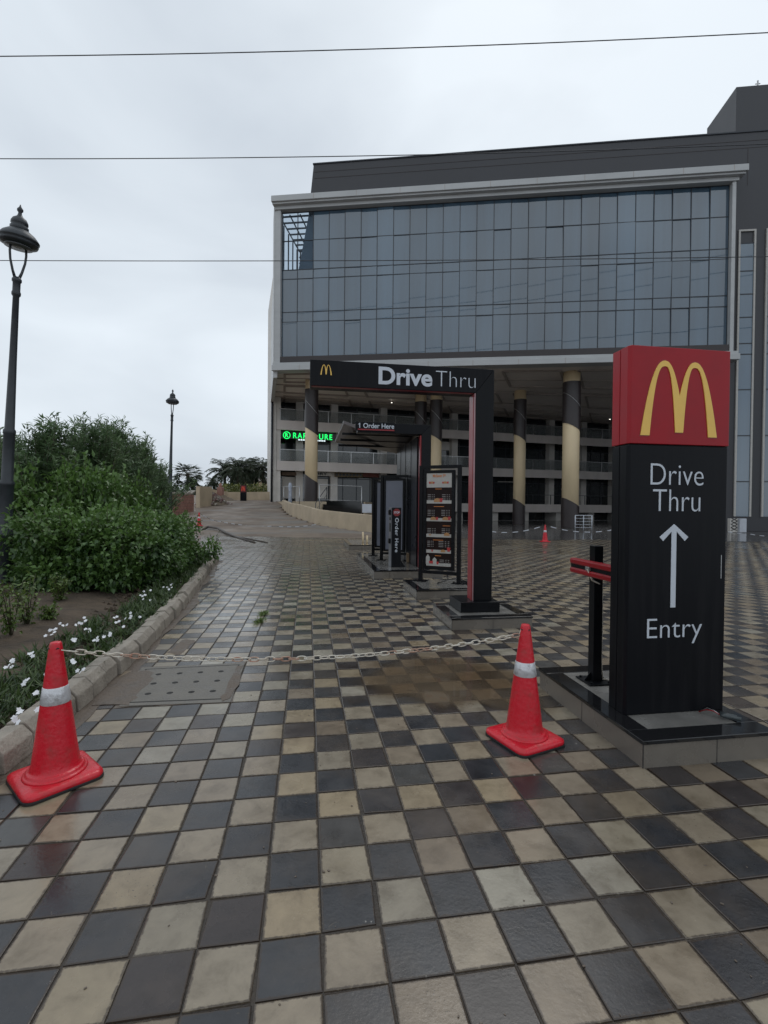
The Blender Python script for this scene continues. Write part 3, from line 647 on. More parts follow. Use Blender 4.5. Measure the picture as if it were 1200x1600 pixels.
# ---- order post
q=G(619,886,.155)
E_=empty('order_post',(q.x,q.y,.155),YAW+.12,'narrow grey post with red stop badge and vertical words Order Here','order post')
pm_=mat('slate grey metal',(.035,.038,.045),.35,var=.15,vscale=3)
mb=MB(); mb.box(-.105,.105,0,.2,0,1.245); mb.build('body',pm_,E_,bevel=.006)
mb=MB(); mb.box(-.113,-.105,.01,.19,.0,1.24); mb.build('side_panel',mat('pale grey metal side',(.13,.135,.15),.35,var=.1),E_)
mb=MB(); mb.box(-.10,.10,-.004,0,.0,1.24); mb.build('face',M['blackpanel'],E_)
mb=MB(); mb.prism([(.0+.083*math.cos(t+PI/8),-.004,1.145+.083*math.sin(t+PI/8)) for t in np.arange(0,2*PI-.01,PI/4)],(0,-.003,0)); mb.build('stop_badge',mat('badge red',(.22,.008,.010),.3,var=.05),E_)
mb=MB(); text_on(mb,'STOP',(0,-.0075,0),X_,Z_,N_,-.062,.062,1.122,1.165,bold=.02,th=.002); text_on(mb,'Order Here',(0,-.0045,0),-Z_,X_,N_,-1.03,-.31,-.032,.045,bold=.015,th=.002,space=1.15); mb.build('lettering',M['white'],E_,split=1)
for z0,z1 in ((1.09,1.2),(.49,.6)):
    mb=MB(); mb.box(-.155,-.113,.04,.12,z0,z1); mb.build('speaker_unit',M['black'],E_,bevel=.012)
mb=MB(); mb.box(-.118,-.113,.05,.13,.74,.92); mb.box(-.118,-.113,.05,.13,.98,1.04); mb.build('grille',M['pit'],E_,split=1)
mb=MB(); mb.prism([(.105,.02,0),(.20,.02,0),(.105,.02,.14)],(0,.14,0)); mb.build('foot_gusset',M['black'],E_)
# cardboard box by the canopy wall, small stakes on far plinth
q=at(645,874,11.0); E_=tag(MB().box(q.x-.14,q.x+.12,q.y-.1,q.y+.15,.155,.36).build('cardboard_box',mat('cardboard',(.26,.18,.11),.8,var=.2),bevel=.006),'brown cardboard box lying at the foot of the canopy side wall','box')
for i,px in enumerate((567,573.5)):
    q=at(px,850,15.8+.05*i); hh_=.42-.12*i
    mb=MB(); mb.tube([(q.x,q.y,.155),(q.x,q.y,.155+hh_)],.03,10); mb.lathe([(.045,0),(.045,.01)],10,(q.x,q.y,.155)); tag(mb.build('marker_stake',M['cream']),['taller pale stake on the farthest plinth','shorter pale stake on the farthest plinth'][i],'stake','pale stakes on the far plinth')

# ================================================================ TRAFFIC CONES
def make_cone():
    E_=empty('traffic_cone',(0,0,0))
    def rsq(h,r,z,n=5):
        P=[]
        for qx,qy,a0_ in ((1,1,0),(-1,1,90),(-1,-1,180),(1,-1,270)):
            for k in range(n): t_=R(a0_+90*k/(n-1)); P.append((qx*(h-r)+r*math.cos(t_),qy*(h-r)+r*math.sin(t_),z))
        return P
    mb=MB(); layers=[rsq(.176,.05,.012),rsq(.179,.05,.022),rsq(.176,.048,.034),rsq(.160,.045,.043),rsq(.13,.04,.046)]; n=20
    mb.v=[p for l in layers for p in l]
    for i in range(len(layers)-1):
        for k in range(n): mb.f.append((i*n+k,i*n+(k+1)%n,(i+1)*n+(k+1)%n,(i+1)*n+k)); mb.mi.append(0); mb.sm.append(True)
    mb.f.append(list(range(4*n,5*n))); mb.mi.append(0); mb.sm.append(False); mb.build('base',M['redplastic'],E_)
    mb=MB(); mb.prism(rsq(.181,.05,.0005),(0,0,.014)); mb.build('rubber_foot',M['rubber'],E_,bevel=.002)
    c=lambda z: .110-(z-.075)/(.712-.075)*(.110-.027)
    prof=[(.145,.044),(.143,.052),(.136,.055),(.130,.056),(.129,.066),(.122,.070),(.116,.071),(.112,.078)]
    prof+=[(c(z),z) for z in np.linspace(.09,.70,22)]+[(.0265,.708),(.023,.714),(.012,.715)]
    mb=MB(); mb.lathe(prof,40); mb.build('body',M['redplastic'],E_)
    mb=MB(); mb.lathe([(c(.405)+.0005,.405),(c(.405)+.0022,.407),(c(.488)+.0022,.488),(c(.49)+.0005,.49)],40); mb.build('reflective_band',M['reflect'],E_)
    mb=MB()
    for a0_ in (0,PI/2,PI,3*PI/2):
        T=Matrix.Rotation(a0_,4,'Z')@Matrix.Translation((.0292,0,.682))@Matrix.Rotation(PI/2+.13,4,'Y'); mb.lathe([(.008,-.002),(.008,.0015)],12,T=T)
    mb.build('chain_hole',M['pit'],E_,split=1)
    return E_
cone=make_cone(); grp='red and white traffic cones round the lane'
cL=G(87,1217); cR=G(819,1156)
cone.location=cL; cone.rotation_euler=(0,0,R(-40)); tag(cone,'big red cone at the kerb on the near left, chained to its neighbour','traffic cone',grp)
specs=[(cR,R(27),'red cone with silver band beside the plinth of the entry sign'),
 (Gs(555,825),.3,'small far cone before the cream ramp wall'),
 (G(851.5,847),.1,'small far cone on the chain before the dark columns'),
 (Gs(311,822),.6,'distant cone half hidden behind the end of the shrubs')]
cones=[cone]
for p,rz,lab in specs:
    c=copy_tree(cone); c.location=p; c.rotation_euler=(0,0,rz); c['label']=lab; cones.append(c)
# ---- twisted chain between the two near cones
A=at(105,1017,cL.y-.02); B=at(811,992,cR.y)
def sagline(A,B,s,n): return [A.lerp(B,i/n)+Vector((0,0,-s*4*(i/n)*(1-i/n))) for i in range(n+1)]
path=sagline(A,B,.09,200)
L_=sum((path[i+1]-path[i]).length for i in range(200)); pitch=.043; nl=int(L_/pitch)
ch=MB(); tw=.5
for i in range(nl):
    f=(i+.5)/nl*200; k=int(f); c=path[k].lerp(path[k+1],f-k); d=(path[min(k+2,200)]-path[k-1 if k else 0]).normalized()
    s1=d.cross(Z_).normalized(); s2=s1.cross(d); ang=(i%2)*PI/2*.9+.35+.8*math.sin(i*.13)+random.gauss(0,.18)
    w_=s1*math.cos(ang)+s2*math.sin(ang); seg_=14; pts=[]
    for j in range(seg_+1):
        t_=2*PI*j/seg_; pts.append(c+d*(.0275*math.copysign(abs(math.cos(t_))**.8,math.cos(t_)))+w_*(.0125*math.copysign(abs(math.sin(t_))**.8,math.sin(t_))))
    col=1 if ((i//3)%6==2 or random.random()<.10) else 0
    ch.tube(pts,.0033,6,mi=col,caps=False)
ch.tube([A,A+Vector((-.03,.0,.004))],.003,6); ch.tube([B,Vector((cR.x-.028,cR.y,.683))],.003,6)
tag(ch.build('chain',[M['chainw'],M['chainr']]),'cream and rusty twisted link chain sagging between the two near cones','chain')
# far chains
def rope(pts,label,sag=.12,step=.22):
    E_=MB()
    for a_,b_ in zip(pts,pts[1:]):
        n_=max(4,int((b_-a_).length/step)); P=sagline(a_,b_,sag,n_)
        for i in range(n_): E_.tube([P[i],P[i+1]],.018 if i%2 else .009,5,mi=i%2,caps=False)
    tag(E_.build('chain',[M['hose'],M['paper']]),label,'chain','thin chains strung round the far side')
c3=cones[3].location
rope([at(758,829,19.8),Vector((c3.x,c3.y,.70)),at(958,828,19.6)],'thin far chain passing over the cone before the dark columns',.18)
rope([at(1130,829,21),at(1165,833,21.3),at(1215,838,21.6)],'thin far chain before the dark wall at the right edge',.05)
rope([Vector((cones[4].location.x,cones[4].location.y,cones[4].location.z+.70)),at(345,815,26.5),at(430,822,25.5),at(500,818,25.0)],'thin chain lying across the ramp on the far left',.1)

# ================================================================ STREET LAMPS
def make_lamp():
    E_=empty('street_lamp',(0,0,0)); zt=5.72
    mb=MB(); mb.lathe([(.21,0),(.21,.05),(.17,.08),(.155,.12),(.150,.95),(.165,.97),(.165,1.02),(.138,1.05),(.128,1.9),(.14,1.92),(.14,1.97),(.113,2.0),(.105,2.85),(.116,2.87),(.116,2.93),(.092,2.96),(.070,4.2),(.058,5.35),(.082,5.38),(.084,5.42),(.070,5.45),(.070,5.60),(.088,5.62),(.088,5.66),(.06,5.70)],24); mb.build('pole',M['lamp'],E_)
    for s_ in (-1,1):
        mb=MB(); mb.tube([(s_*.03,0,5.66),(s_*.085,0,5.80),(s_*.135,0,5.98),(s_*.15,0,6.12),(s_*.14,0,6.26)],[.03,.024,.022,.022,.024],10); mb.build('arm',M['lamp'],E_)
    mb=MB(); mb.lathe([(.13,6.24),(.20,6.23),(.335,6.27),(.35,6.30),(.342,6.335),(.365,6.345),(.365,6.365),(.29,6.45),(.20,6.51),(.13,6.53)],36); mb.build('shade',M['lamp'],E_)
    mb=MB(); mb.lathe([(.05,6.222),(.25,6.222),(.25,6.24)],28); mb.build('diffuser',M['lampglass'],E_)
    mb=MB(); mb.lathe([(.15,6.50),(.165,6.54),(.165,6.58),(.13,6.61),(.155,6.63),(.15,6.67),(.12,6.72),(.06,6.76),(.04,6.79),(.03,6.83),(.055,6.86),(.055,6.89),(.02,6.93),(.008,6.97)],24); mb.build('finial',M['lamp'],E_)
    return E_
lamp=make_lamp()
def set_lamp(o,base,top,lab):
    d=(top-base); s_=d.length/6.97; o.location=base; o.scale=(s_*.86,s_*.86,s_); e_=d.to_track_quat('Z','Y').to_matrix().to_4x4()
    o.rotation_euler=(e_@Matrix.Rotation(R(0),4,'Z')).to_euler(); tag(o,lab,'street lamp','black saucer street lamps along the planting')
b1=at(3,913,7.7); b1.z=.10; set_lamp(lamp,b1,at(32,320,b1.y-.3),'tall near lamp post at the left edge, rising out of the shrubs')
l2=copy_tree(lamp); Yl=24.6; b2=at(263,0,Yl); b2=Vector((at(264,788,Yl).x,Yl,hf(-11,Yl))); set_lamp(l2,b2,at(270,608,Yl),'distant lamp post beyond the shrubs beside the brick wall')

# ================================================================ OVERHEAD WIRES
def wire(P,r,lab):
    pts=[at(*p) for p in P]; A_,B_=pts[0],pts[-1]
    cs=[np.polyfit([p.x for p in pts],[getattr(p,k) for p in pts],2 if len(pts)>2 else 1) for k in ('y','z')]
    dx=B_.x-A_.x; xs_=np.linspace(A_.x-dx*.6,B_.x+dx*.6,60)
    mb=MB(); mb.tube([(x,float(np.polyval(cs[0],x)),float(np.polyval(cs[1],x))) for x in xs_],r,6); tag(mb.build('overhead_wire',M['wire']),lab,'wire','overhead wires crossing the view')
wire([(0,88,21),(600,76,21),(1200,51,21)],.020,'uppermost wire crossing the open sky')
wire([(0,248,24),(600,243,24),(1200,225,24)],.020,'middle wire passing just above the roof of the office building')
wire([(0,407,26),(600,407,26),(1200,401,26)],.020,'lowest wire crossing in front of the glass facade')

# ================================================================ OFFICE BUILDING
O_=Vector((-7.9,34.5,0)); SU=Vector((.9934,-.1151,0)); SN=Vector((.1151,.9934,0))
def Fp(v): return O_+SU*v.x+SN*v.y+Z_*v.z
RO=Vector((-9.6,43,0)); RU=Vector((.959,.284,0)).normalized(); RN=Vector((-.284,.959,0)).normalized()
def Rp(v): return RO+RU*v.x+RN*v.y+Z_*v.z
def tpx(px,e=0,py=700):
    d=ray(px,py); d=Vector((d.x,d.y,0)); k=(RO+RN*e).dot(RN)/d.dot(RN); return (d*k-RO).dot(RU)
Bd=empty('office_building',(8,36,0),0,'dark office block with overhanging glass facade, open shop floors and round columns','building')
def part(name,mats,mb,**k): return mb.build(name,mats,Bd,True,**k)
SW=30.45
mb=MB(); mb.box(3.4,SW,.6,7.5,11.12,22.4,T=Fp); mb.box(.3,3.4,.6,6,11.12,18.15,T=Fp); 
mb.prism([Fp(Vector((3.4,7.4,11.13))),Fp(Vector((SW,7.4,11.13))),Rp(Vector((52,9,11.13))),Rp(Vector((4.2,9,11.13))),Rp(Vector((4.2,1,11.13)))],(0,0,11.2)); mb.prism([Fp(Vector((.3,5.9,11.14))),Fp(Vector((3.5,7.3,11.14))),Rp(Vector((4.3,9,11.14))),Rp(Vector((.05,9,11.14))),Rp(Vector((.05,.1,11.14)))],(0,0,6.9))
part('floor_mass',M['darkin'],mb)
mb=MB(); mb.prism([Fp(Vector((1.5,.62,18.15))),Fp(Vector((3.41,.62,18.15))),Fp(Vector((3.41,.62,22.2))),Fp(Vector((2.25,.62,22.2)))],SN*.15); part('corner_partition',mat('blue grey partition',(.14,.17,.20),.5,var=.1),mb)
# lattice glazing at the back of the glazed corner room
mb=MB()
for k in range(5): x=.25+.75*k; mb.box(x,x+.09,5.2,5.3,18.15,22.2,T=Fp)
for k in range(9): z=18.3+.47*k; mb.box(.2,3.4,5.15,5.25,z,z+.07,T=Fp)
for k in range(7): mb.box(.1,3.4,.7+.75*k,.78+.75*k,22.2,22.3,T=Fp)
for k in range(5): x=.15+.75*k; mb.box(x,x+.07,.4,5.3,22.12,22.2,T=Fp)
for k in range(5): mb.box(.02,.1,.6+1.1*k,.68+1.1*k,18.15,22.2,T=Fp)
part('corner_lattice',M['mullion'],mb)
# curtain glass: opaque-backed reflective panes; the corner bay is clear
gx0,gx1=.42,30.1; NC=26; zr_=[12.0,14.5,15.2,17.55,18.2,20.25,22.25]
mb=MB(); cwid=(gx1-gx0)/NC
for j in range(6):
    for i in range(NC):
        if j>=4 and i<2: continue
        x0,x1=gx0+i*cwid+.02,gx0+(i+1)*cwid-.02; z0,z1=zr_[j]+.02,zr_[j+1]-.02; a1_,a2_=random.gauss(0,.009),random.gauss(0,.009)
        mb.box(x0,x1,.30+0,.34,z0,z1,T=lambda v,a1_=a1_,a2_=a2_,x0=x0,z0=z0: Fp(Vector((v.x,v.y+(v.x-x0)*a1_+(v.z-z0)*a2_,v.z))))
part('curtain_glass',M['glass'],mb)
cg=bpy.data.materials.new('clear corner glass'); cg.use_nodes=True; t=cg.node_tree; b=t.nodes['Principled BSDF']; b.inputs['Base Color'].default_value=(.1,.13,.16,1); b.inputs['Roughness'].default_value=.04
tr=N(t,'ShaderNodeBsdfTransparent'); tr.inputs[0].default_value=(.86,.92,.97,1); ms=N(t,'ShaderNodeMixShader'); ms.inputs[0].default_value=.16; t.links.new(tr.outputs[0],ms.inputs[1]); t.links.new(b.outputs[0],ms.inputs[2]); t.links.new(ms.outputs[0],t.nodes['Material Output'].inputs[0])
mb=MB()
for j in (4,5):
    for i in (0,1): mb.box(gx0+i*cwid+.02,gx0+(i+1)*cwid-.02,.3,.33,zr_[j]+.02,zr_[j+1]-.02,T=Fp)
part('corner_glass',cg,mb)
mb=MB()
for i in range(NC+1): x=gx0+i*cwid; mb.box(x-.022,x+.022,.27,.36,12.0,22.25,T=Fp)
for z in zr_: mb.box(gx0,gx1,.275,.35,z-.025,z+.025,T=Fp)
part('mullions',M['mullion'],mb)
# aluminium frame round the glass box
mb=MB(); mb.box(-.12,SW+.32,-.55,.36,22.62,23.02,T=Fp); mb.box(-.08,SW+.22,-.42,.36,22.50,22.62,T=Fp); mb.box(-.02,SW,-.15,.36,22.27,22.50,T=Fp)
part('cornice',M['frame'],mb,bevel=.02)
mb=MB(); mb.box(-.1,SW+.15,-.3,.6,10.93,11.30,T=Fp); mb.box(-.06,SW+.1,-.18,.6,11.30,11.50,T=Fp); part('lower_frame',M['frame'],mb,bevel=.02)
mb=MB()
for k in range(10): mb.box(2.9+3*k,2.93+3*k,-.556,-.54,22.64,23.0,T=Fp); mb.box(1.9+3*k,1.93+3*k,-.305,-.29,10.95,11.29,T=Fp)
part('frame_joint',M['soffitjoint'],mb,split=1)
mb=MB(); mb.box(.05,.42,-.05,.6,11.5,22.27,T=Fp); mb.box(gx1,SW-.12,-.05,.6,11.5,22.27,T=Fp); part('side_frame',M['frame'],mb,bevel=.02,split=1)
mb=MB(); mb.box(.42,gx1,.0,.5,11.5,11.97,T=Fp); part('sill_band',M['claddinglow'],mb)
# left return wall of the overhang
P=[Fp(Vector((-.08,0,10.93))),Fp(Vector((-.08,0,23.0))),Vector((-10.15,43,23.0)),Vector((-10.15,43,10.93))]
mb=MB(); mb.prism([P[0],P[0].lerp(P[3],.3),P[1].lerp(P[2],.3),P[1]],SU*.25); mb.prism([P[0].lerp(P[3],.3),P[3],Vector((-10.15,43,18)),P[1].lerp(P[2],.3)+Vector((0,0,-5))],SU*.25); mb.prism([Vector((p.x,p.y,z_)) for p,z_ in ((P[0],10.5),(P[3],10.5),(P[3],11.0),(P[0],11.0))],SU*.3); part('return_wall',M['frame'],mb)
# dark cladded block above and at the right
mb=MB(); mb.prism([Fp(Vector((x,.8,z))) for x,z in ((2.2,22.4),(SW+40,22.4),(SW+40,25.9),(2.55,25.9))],SN*9)
mb.box(SW+.05,SW+40,.8,13,0,22.4,T=Fp)
part('dark_cladding',M['cladding'],mb)
mb=MB()
for z in (24.9,25.35): mb.box(2.6,SW+40,.785,.80,z,z+.03,T=Fp)
for k in range(9): mb.box(SW+1.0+4*k,SW+1.03+4*k,.785,.80,22.5,24.9,T=Fp)
part('cladding_joint',M['claddinglow'],mb,split=1)
mb=MB(); mb.box(2.5,SW+40,.74,1.1,25.9,25.98,T=Fp); part('parapet_cap',M['mullion'],mb)
mb=MB(); mb.box(30.7,SW+40,.82,4.3,25.98,28.9,T=Fp); part('roof_block',M['cladding'],mb)
mb=MB(); mb.tube([Fp(Vector((32.2,1.2,28.8))),Fp(Vector((32.2,1.2,29.5)))],.05,6); mb.tube([Fp(Vector((32.05,1.2,29.3))),Fp(Vector((32.35,1.2,29.3)))],.03,6); part('roof_mast',M['steel'],mb)
# tall strip windows of the dark block
def spx(px): d=ray(px,600); k=(O_+SN*.8).dot(SN)/Vector((d.x,d.y,0)).dot(SN); return (d*k-O_).dot(SU)
for (xa,xb) in ((1149,1176),(1192,1222)):
    s0,s1=spx(xa),spx(xb); zt_,zb_=19.6,.95
    mb=MB(); mb.box(s0,s0+.11,.70,.80,zb_,zt_,T=Fp); mb.box(s1-.11,s1,.70,.80,zb_,zt_,T=Fp); mb.box(s0+.11,s1-.11,.70,.80,zt_-.11,zt_,T=Fp); fr_=part('window_frame',M['menuwhite'],mb)
    mb=MB(); mb.box(s0+.11,s1-.11,.765,.795,zb_,zt_-.9,T=Fp); mb.build('pane',M['glass'],fr_,True)
    mb=MB()
    for z in (18.7,16.9,15.4,13.9,12.2,11.5,9.2,6.2,3.2): mb.box(s0+.11,s1-.11,.745,.79,z,z+.07,T=Fp)
    mb.build('glazing_bar',M['mullion'],fr_,True,split=1)
# soffit and its raised boards
A_,B_,C_,D_=Fp(Vector((0,.5,11.08))),Fp(Vector((SW,.5,11.08))),Rp(Vector((52,2.5,11.08))),Rp(Vector((-.2,2.5,11.08)))
mb=MB(); mb.prism([A_,B_,C_,D_],(0,0,.1)); part('soffit',M['soffit'],mb)
mb=MB()
def sof(u,v): return A_.lerp(B_,u).lerp(D_.lerp(C_,u),v)
for i in range(6):
    for j in range(3):
        u0,u1,v0,v1=i/6+.02,(i+1)/6-.02,j/3+.06,(j+1)/3-.06
        for a_,b_ in (((u0,v0),(u1,v0)),((u1,v0),(u1,v1)),((u1,v1),(u0,v1)),((u0,v1),(u0,v0))):
            p,q_=sof(*a_),sof(*b_); d=(q_-p).normalized(); n_=Vector((-d.y,d.x,0))*.09
            mb.prism([p-n_,q_-n_,q_+n_,p+n_],(0,0,-.10))
for v in (.18,.36,.6,.82):
    p,q_=sof(0,v),sof(1,v); d=(q_-p).normalized(); n_=Vector((-d.y,d.x,0))*.05; mb.prism([p-n_,q_-n_,q_+n_,p+n_],(0,0,-.05))
part('soffit_trim',M['soffitjoint'],mb)
for px,py in ((612,629),(953,655)):
    p=at(px,py,44); mb=MB(); mb.lathe([(.055,-.02),(.055,0)],12,(p.x,p.y,p.z)); part('ceiling_light',M['lit'],mb)
# open shop floors
TT=54; LV=[1.75,5.36,8.97]
for i,z in enumerate(LV):
    t0=0 if i else tpx(600)
    mb=MB(); mb.box(0 if i else t0,TT,-.15,0,z-.84,z,T=Rp); part('floor_fascia',M['slab'],mb)
    mb=MB(); mb.box(0,TT,0,2.6,z-.38,z-.1,T=Rp); part('floor_slab',M['slab'],mb)
mb=MB(); mb.box(.0,TT,2.3,2.6,0,11.1,T=Rp); part('shop_glazing',M['shopglass'],mb)
mb=MB(); mb.box(-.35,-.05,-.1,9,1.7,22,T=Rp); mb.box(-.05,.35,0,.5,1.75,11.05,T=Rp); part('corner_wall',M['pilaster'],mb)
mb=MB(); mb.tube([Rp(Vector((-.42,-.2,1.6))),Rp(Vector((-.42,-.2,11)))],.1,8); part('drain_pipe',M['mullion'],mb)
pil=[2.2,5.5,10.4,14.2,18.0,22.0,25.6,29.6,33.8,38,42,46,50]
mb=MB()
for tq in pil:
    for z0,z1 in ((0,1.3),(1.65,4.9),(5.26,8.5),(8.87,11.05)):
        if tq<9 and z0==0: continue
        mb.box(tq-.33,tq+.33,1.6 if z0 else .3,2.3,z0,z1,T=Rp)
part('pilaster',M['pilaster'],mb,split=1)
mb=MB()
for tq in np.arange(1,53,1.37):
    for z0,z1 in ((1.65,4.5),(5.26,8.1),(8.87,10.9)): mb.box(tq-.03,tq+.03,2.22,2.3,z0,z1,T=Rp)
for z in (4.0,7.7,10.6): mb.box(0,TT,2.21,2.3,z,z+.08,T=Rp)
part('shop_mullions',M['mullion'],mb)
# signs, blinds and bright stock seen in shop windows
def rp_(px,py,e):
    t_=tpx(px,e,py); d=ray(px,py); k=(RO+RN*e).dot(RN)/Vector((d.x,d.y,0)).dot(RN); return t_,d.z*k+H
def shop_rect(x0,y0,x1,y1,e,name,m,th=.06):
    ta_,za_=rp_(x0,y0,e); tb_,zb_=rp_(x1,y1,e); mb=MB(); mb.box(ta_,tb_,e,e+th,zb_,za_,T=Rp); return part(name,m,mb),ta_,tb_,zb_,za_
for x0,y0,x1,y1,m in ((439,710,465,700,'railglass'),(441,745,463,779,'pilaster'),(470,745,476,779,'paper'),(496,748,512,779,'pilaster'),(446,640,462,655,'railglass'),(497,690,518,720,'railglass'),(533,600,600,600,'railglass'),(590,703,603,718,'pilaster'),(690,690,712,704,'pilaster'),(765,752,770,780,'ochre'),(545,705,568,716,'railglass'),(470,700,476,712,'paper'),(560,643,600,655,'railglass'),(778,752,816,754,'pilaster')):
    if y1>y0: shop_rect(x0,y0,x1,y1,2.15,'window_display',M[m])
o1,ta_,tb_,z0,z1=shop_rect(437,672,525,689,.45,'shop_sign',M['signboard'],.12)
tg,zg=rp_(448,680,.44); mb=MB()
rr=.30; Pg=[Rp(Vector((tg+rr*math.cos(a_),.42,zg+rr*math.sin(a_)))) for a_ in np.linspace(0,2*PI,25)]; mb.tube(Pg,.035,6,caps=False)
text_on(mb,'R',Rp(Vector((0,.43,0))),RU,Z_,-RN,tg-.14,tg+.14,zg-.17,zg+.17,bold=.02,th=.04)
ta2,_=rp_(458,680,.44); tb2,_=rp_(519,680,.44); text_on(mb,'RARE PURE',Rp(Vector((0,.43,0))),RU,Z_,-RN,ta2,tb2,zg-.24,zg+.26,bold=.008,th=.04,space=1.25); mb.build('sign_letters',M['green_led'],o1,True,split=1)
mb=MB(); t1_,_=rp_(466,684,.44); t2_,_=rp_(509,686,.44); zz_=zg-.42
k=t1_
while k<t2_: mb.box(k,k+.16,.40,.44,zz_,zz_+.12,T=Rp); k+=.21
mb.build('sign_strapline',M['white_led'],o1,True)
o2,a_,b_,z0,z1=shop_rect(523,738,567,746,1.4,'shop_sign',M['ochre'],.1)
mb=MB()
for k in range(8):
    c=Rp(Vector((a_+(b_-a_)*(k+.6)/8.3,1.38,(z0+z1)/2))); mb.prism([c+RU*.12*math.cos(t_)+Z_*.13*math.sin(t_) for t_ in np.linspace(0,2*PI,11)[:-1]],-RN*.03)
mb.build('sign_letters',M['signboard'],o2,True)
o3,a_,b_,z0,z1=shop_rect(567.5,738,592,746,1.4,'shop_sign',M['maroon'],.1)
o4,*_r=shop_rect(440,737,463,743,1.4,'shop_sign',mat('faded brown board',(.15,.1,.07),.6,var=.3,vscale=3),.1)
o5,a_,b_,z0,z1=shop_rect(493,737,518,744,1.4,'shop_sign',M['pilaster'],.1)
mb=MB(); text_on(mb,'RRY',Rp(Vector((0,1.38,0))),RU,Z_,-RN,a_+.1,a_+1.1,z0+.05,z1-.05,bold=.02,th=.03); mb.build('sign_letters',M['signboard'],o5,True)
# railings
for i,z in enumerate(LV[1:]):
    mb=MB(); mb.box(.3,TT,-.09,-.06,z+.05,z+.98,T=Rp); gl=bpy.data.materials.get('balustrade glass')
    if not gl:
        gl=bpy.data.materials.new('balustrade glass'); gl.use_nodes=True; t=gl.node_tree; b=t.nodes['Principled BSDF']; b.inputs['Base Color'].default_value=(.25,.27,.27,1); b.inputs['Roughness'].default_value=.05
        tr=N(t,'ShaderNodeBsdfTransparent'); ms=N(t,'ShaderNodeMixShader'); ms.inputs[0].default_value=.35; t.links.new(tr.outputs[0],ms.inputs[1]); t.links.new(b.outputs[0],ms.inputs[2]); t.links.new(ms.outputs[0],t.nodes['Material Output'].inputs[0])
    part('balustrade_glass',gl,mb)
    mb=MB(); mb.box(.2,TT,-.11,-.04,z+1.0,z+1.06,T=Rp)
    for tq in np.arange(.3,TT,2.15): mb.box(tq-.03,tq+.03,-.12,-.05,z,z+1.0,T=Rp)
    part('balustrade_rail',M['steel'],mb)
mb=MB()
for tq in np.arange(24,TT,2.15): mb.box(tq-.03,tq+.03,-.12,-.06,1.75,2.7,T=Rp)
mb.box(24,TT,-.11,-.05,2.7,2.75,T=Rp); part('balustrade_rail',M['lamp'],mb)
# raised terrace under the left shops
mb=MB(); mb.prism([(-9.4,42.6,0),(-7.15,36.2,0),(-4.75,36.2,0),(-1.5,37.8,0),(-.9,45.0,0),(-9.4,43.4,0)],(0,0,1.72)); part('terrace',M['creamwall'],mb)
# columns with spiral bands of dark cladding
def column(px,Y,zb,r,lab=None):
    X=at(px,700,Y).x; cyl=MB(); cyl.lathe([(r*.93,zb),(r*.93,11.08)],36,(X,Y,0)); c=part('column',M['cream'],cyl)
    mb=MB(); n=36; zt=10.35
    def shell(za,zbf,name):
        mb=MB(); vs=[];fs=[]
        for k in range(n+1):
            a_=2*PI*k/n; x_,y_=X+r*math.cos(a_),Y+r*math.sin(a_); vs+=[(x_,y_,za(a_)),(x_,y_,zbf(a_))]; xi,yi=X+r*.9*math.cos(a_),Y+r*.9*math.sin(a_); vs+=[(xi,yi,za(a_)),(xi,yi,zbf(a_))]
        for k in range(n):
            q=4*k; fs+=[(q,q+4,q+5,q+1),(q,q+2,q+6,q+4),(q+1,q+5,q+7,q+3)]
        mb.add(vs,fs,0,False); mb.build(name,M['claddinglow'],c,True)
    sl_=lambda a_: -1.05*r/.63*math.cos(a_)
    zlo=(11.08-zb)*.0
    shell(lambda a_:7.15-.32*math.cos(a_) ,lambda a_:zt,'upper_cladding')
    shell(lambda a_:zb+.0,lambda a_:zb+1.80-.34*math.cos(a_),'lower_cladding')
    mb=MB(); mb.tube([(X+(r+.01)*math.cos(a_),Y+(r+.01)*math.sin(a_),9.0-.6*math.cos(a_)) for a_ in np.linspace(PI,2*PI,14)],.02,5,caps=False); mb.build('cladding_seam',M['steel'],c,True)
for px,Y,zb,r in ((892,34.6,0,.62),(812,40.3,0,.52),(681,40.8,0,.52),(657,41.6,0,.52),(486.5,37.4,1.72,.52)): column(px,Y,zb,r)

# ================================================================ small things before the building
# black steps
E_=empty('entrance_stairs',(-3,36,0),0,'black steps rising to the shop terrace between the cream walls','stairs')
for k in range(7):
    mb=MB(); mb.box(-4.55,-1.55,34.6+.3*k,34.95+.3*k,0,.25*(k+1)-.02); mb.box(-4.57,-1.53,34.57+.3*k,34.92+.3*k,.25*(k+1)-.02,.25*(k+1)+.02); mb.build('step',M['granite'],E_,True)
def railing(P,h,n,lab,m='steel',bars=4,r=.03,name='railing'):
    E_=empty(name,P[0],0,lab,'railing','steel railings near the shops')
    for k in range(n):
        p=P[0].lerp(P[1],k/(n-1)); mb=MB(); mb.tube([p,p+Vector((0,0,h))],r,8); mb.build('post',M[m],E_,True)
    for k in range(bars):
        z=h*(1-k/bars); mb=MB(); mb.tube([P[0]+Vector((0,0,z)),P[1]+Vector((0,0,z))],r*(.9 if k==0 else .5),6); mb.build('rail',M[m],E_,True)
railing([Vector((-4.6,34.4,.8)),Vector((-1.6,34.3,.7))],2.1,2,'open steel frame standing over the black steps',bars=2)
railing([Vector((-7.6,36.6,1.3)),Vector((-6.2,35.4,1.3))],1.5,2,'steel handrail on the ramp wall corner below the shops',bars=2)
railing([Vector((-4.9,34.6,.5)),Vector((-4.3,36.2,1.7))],1.1,2,'slanting handrail at the left side of the black steps',bars=2,m='lamp')
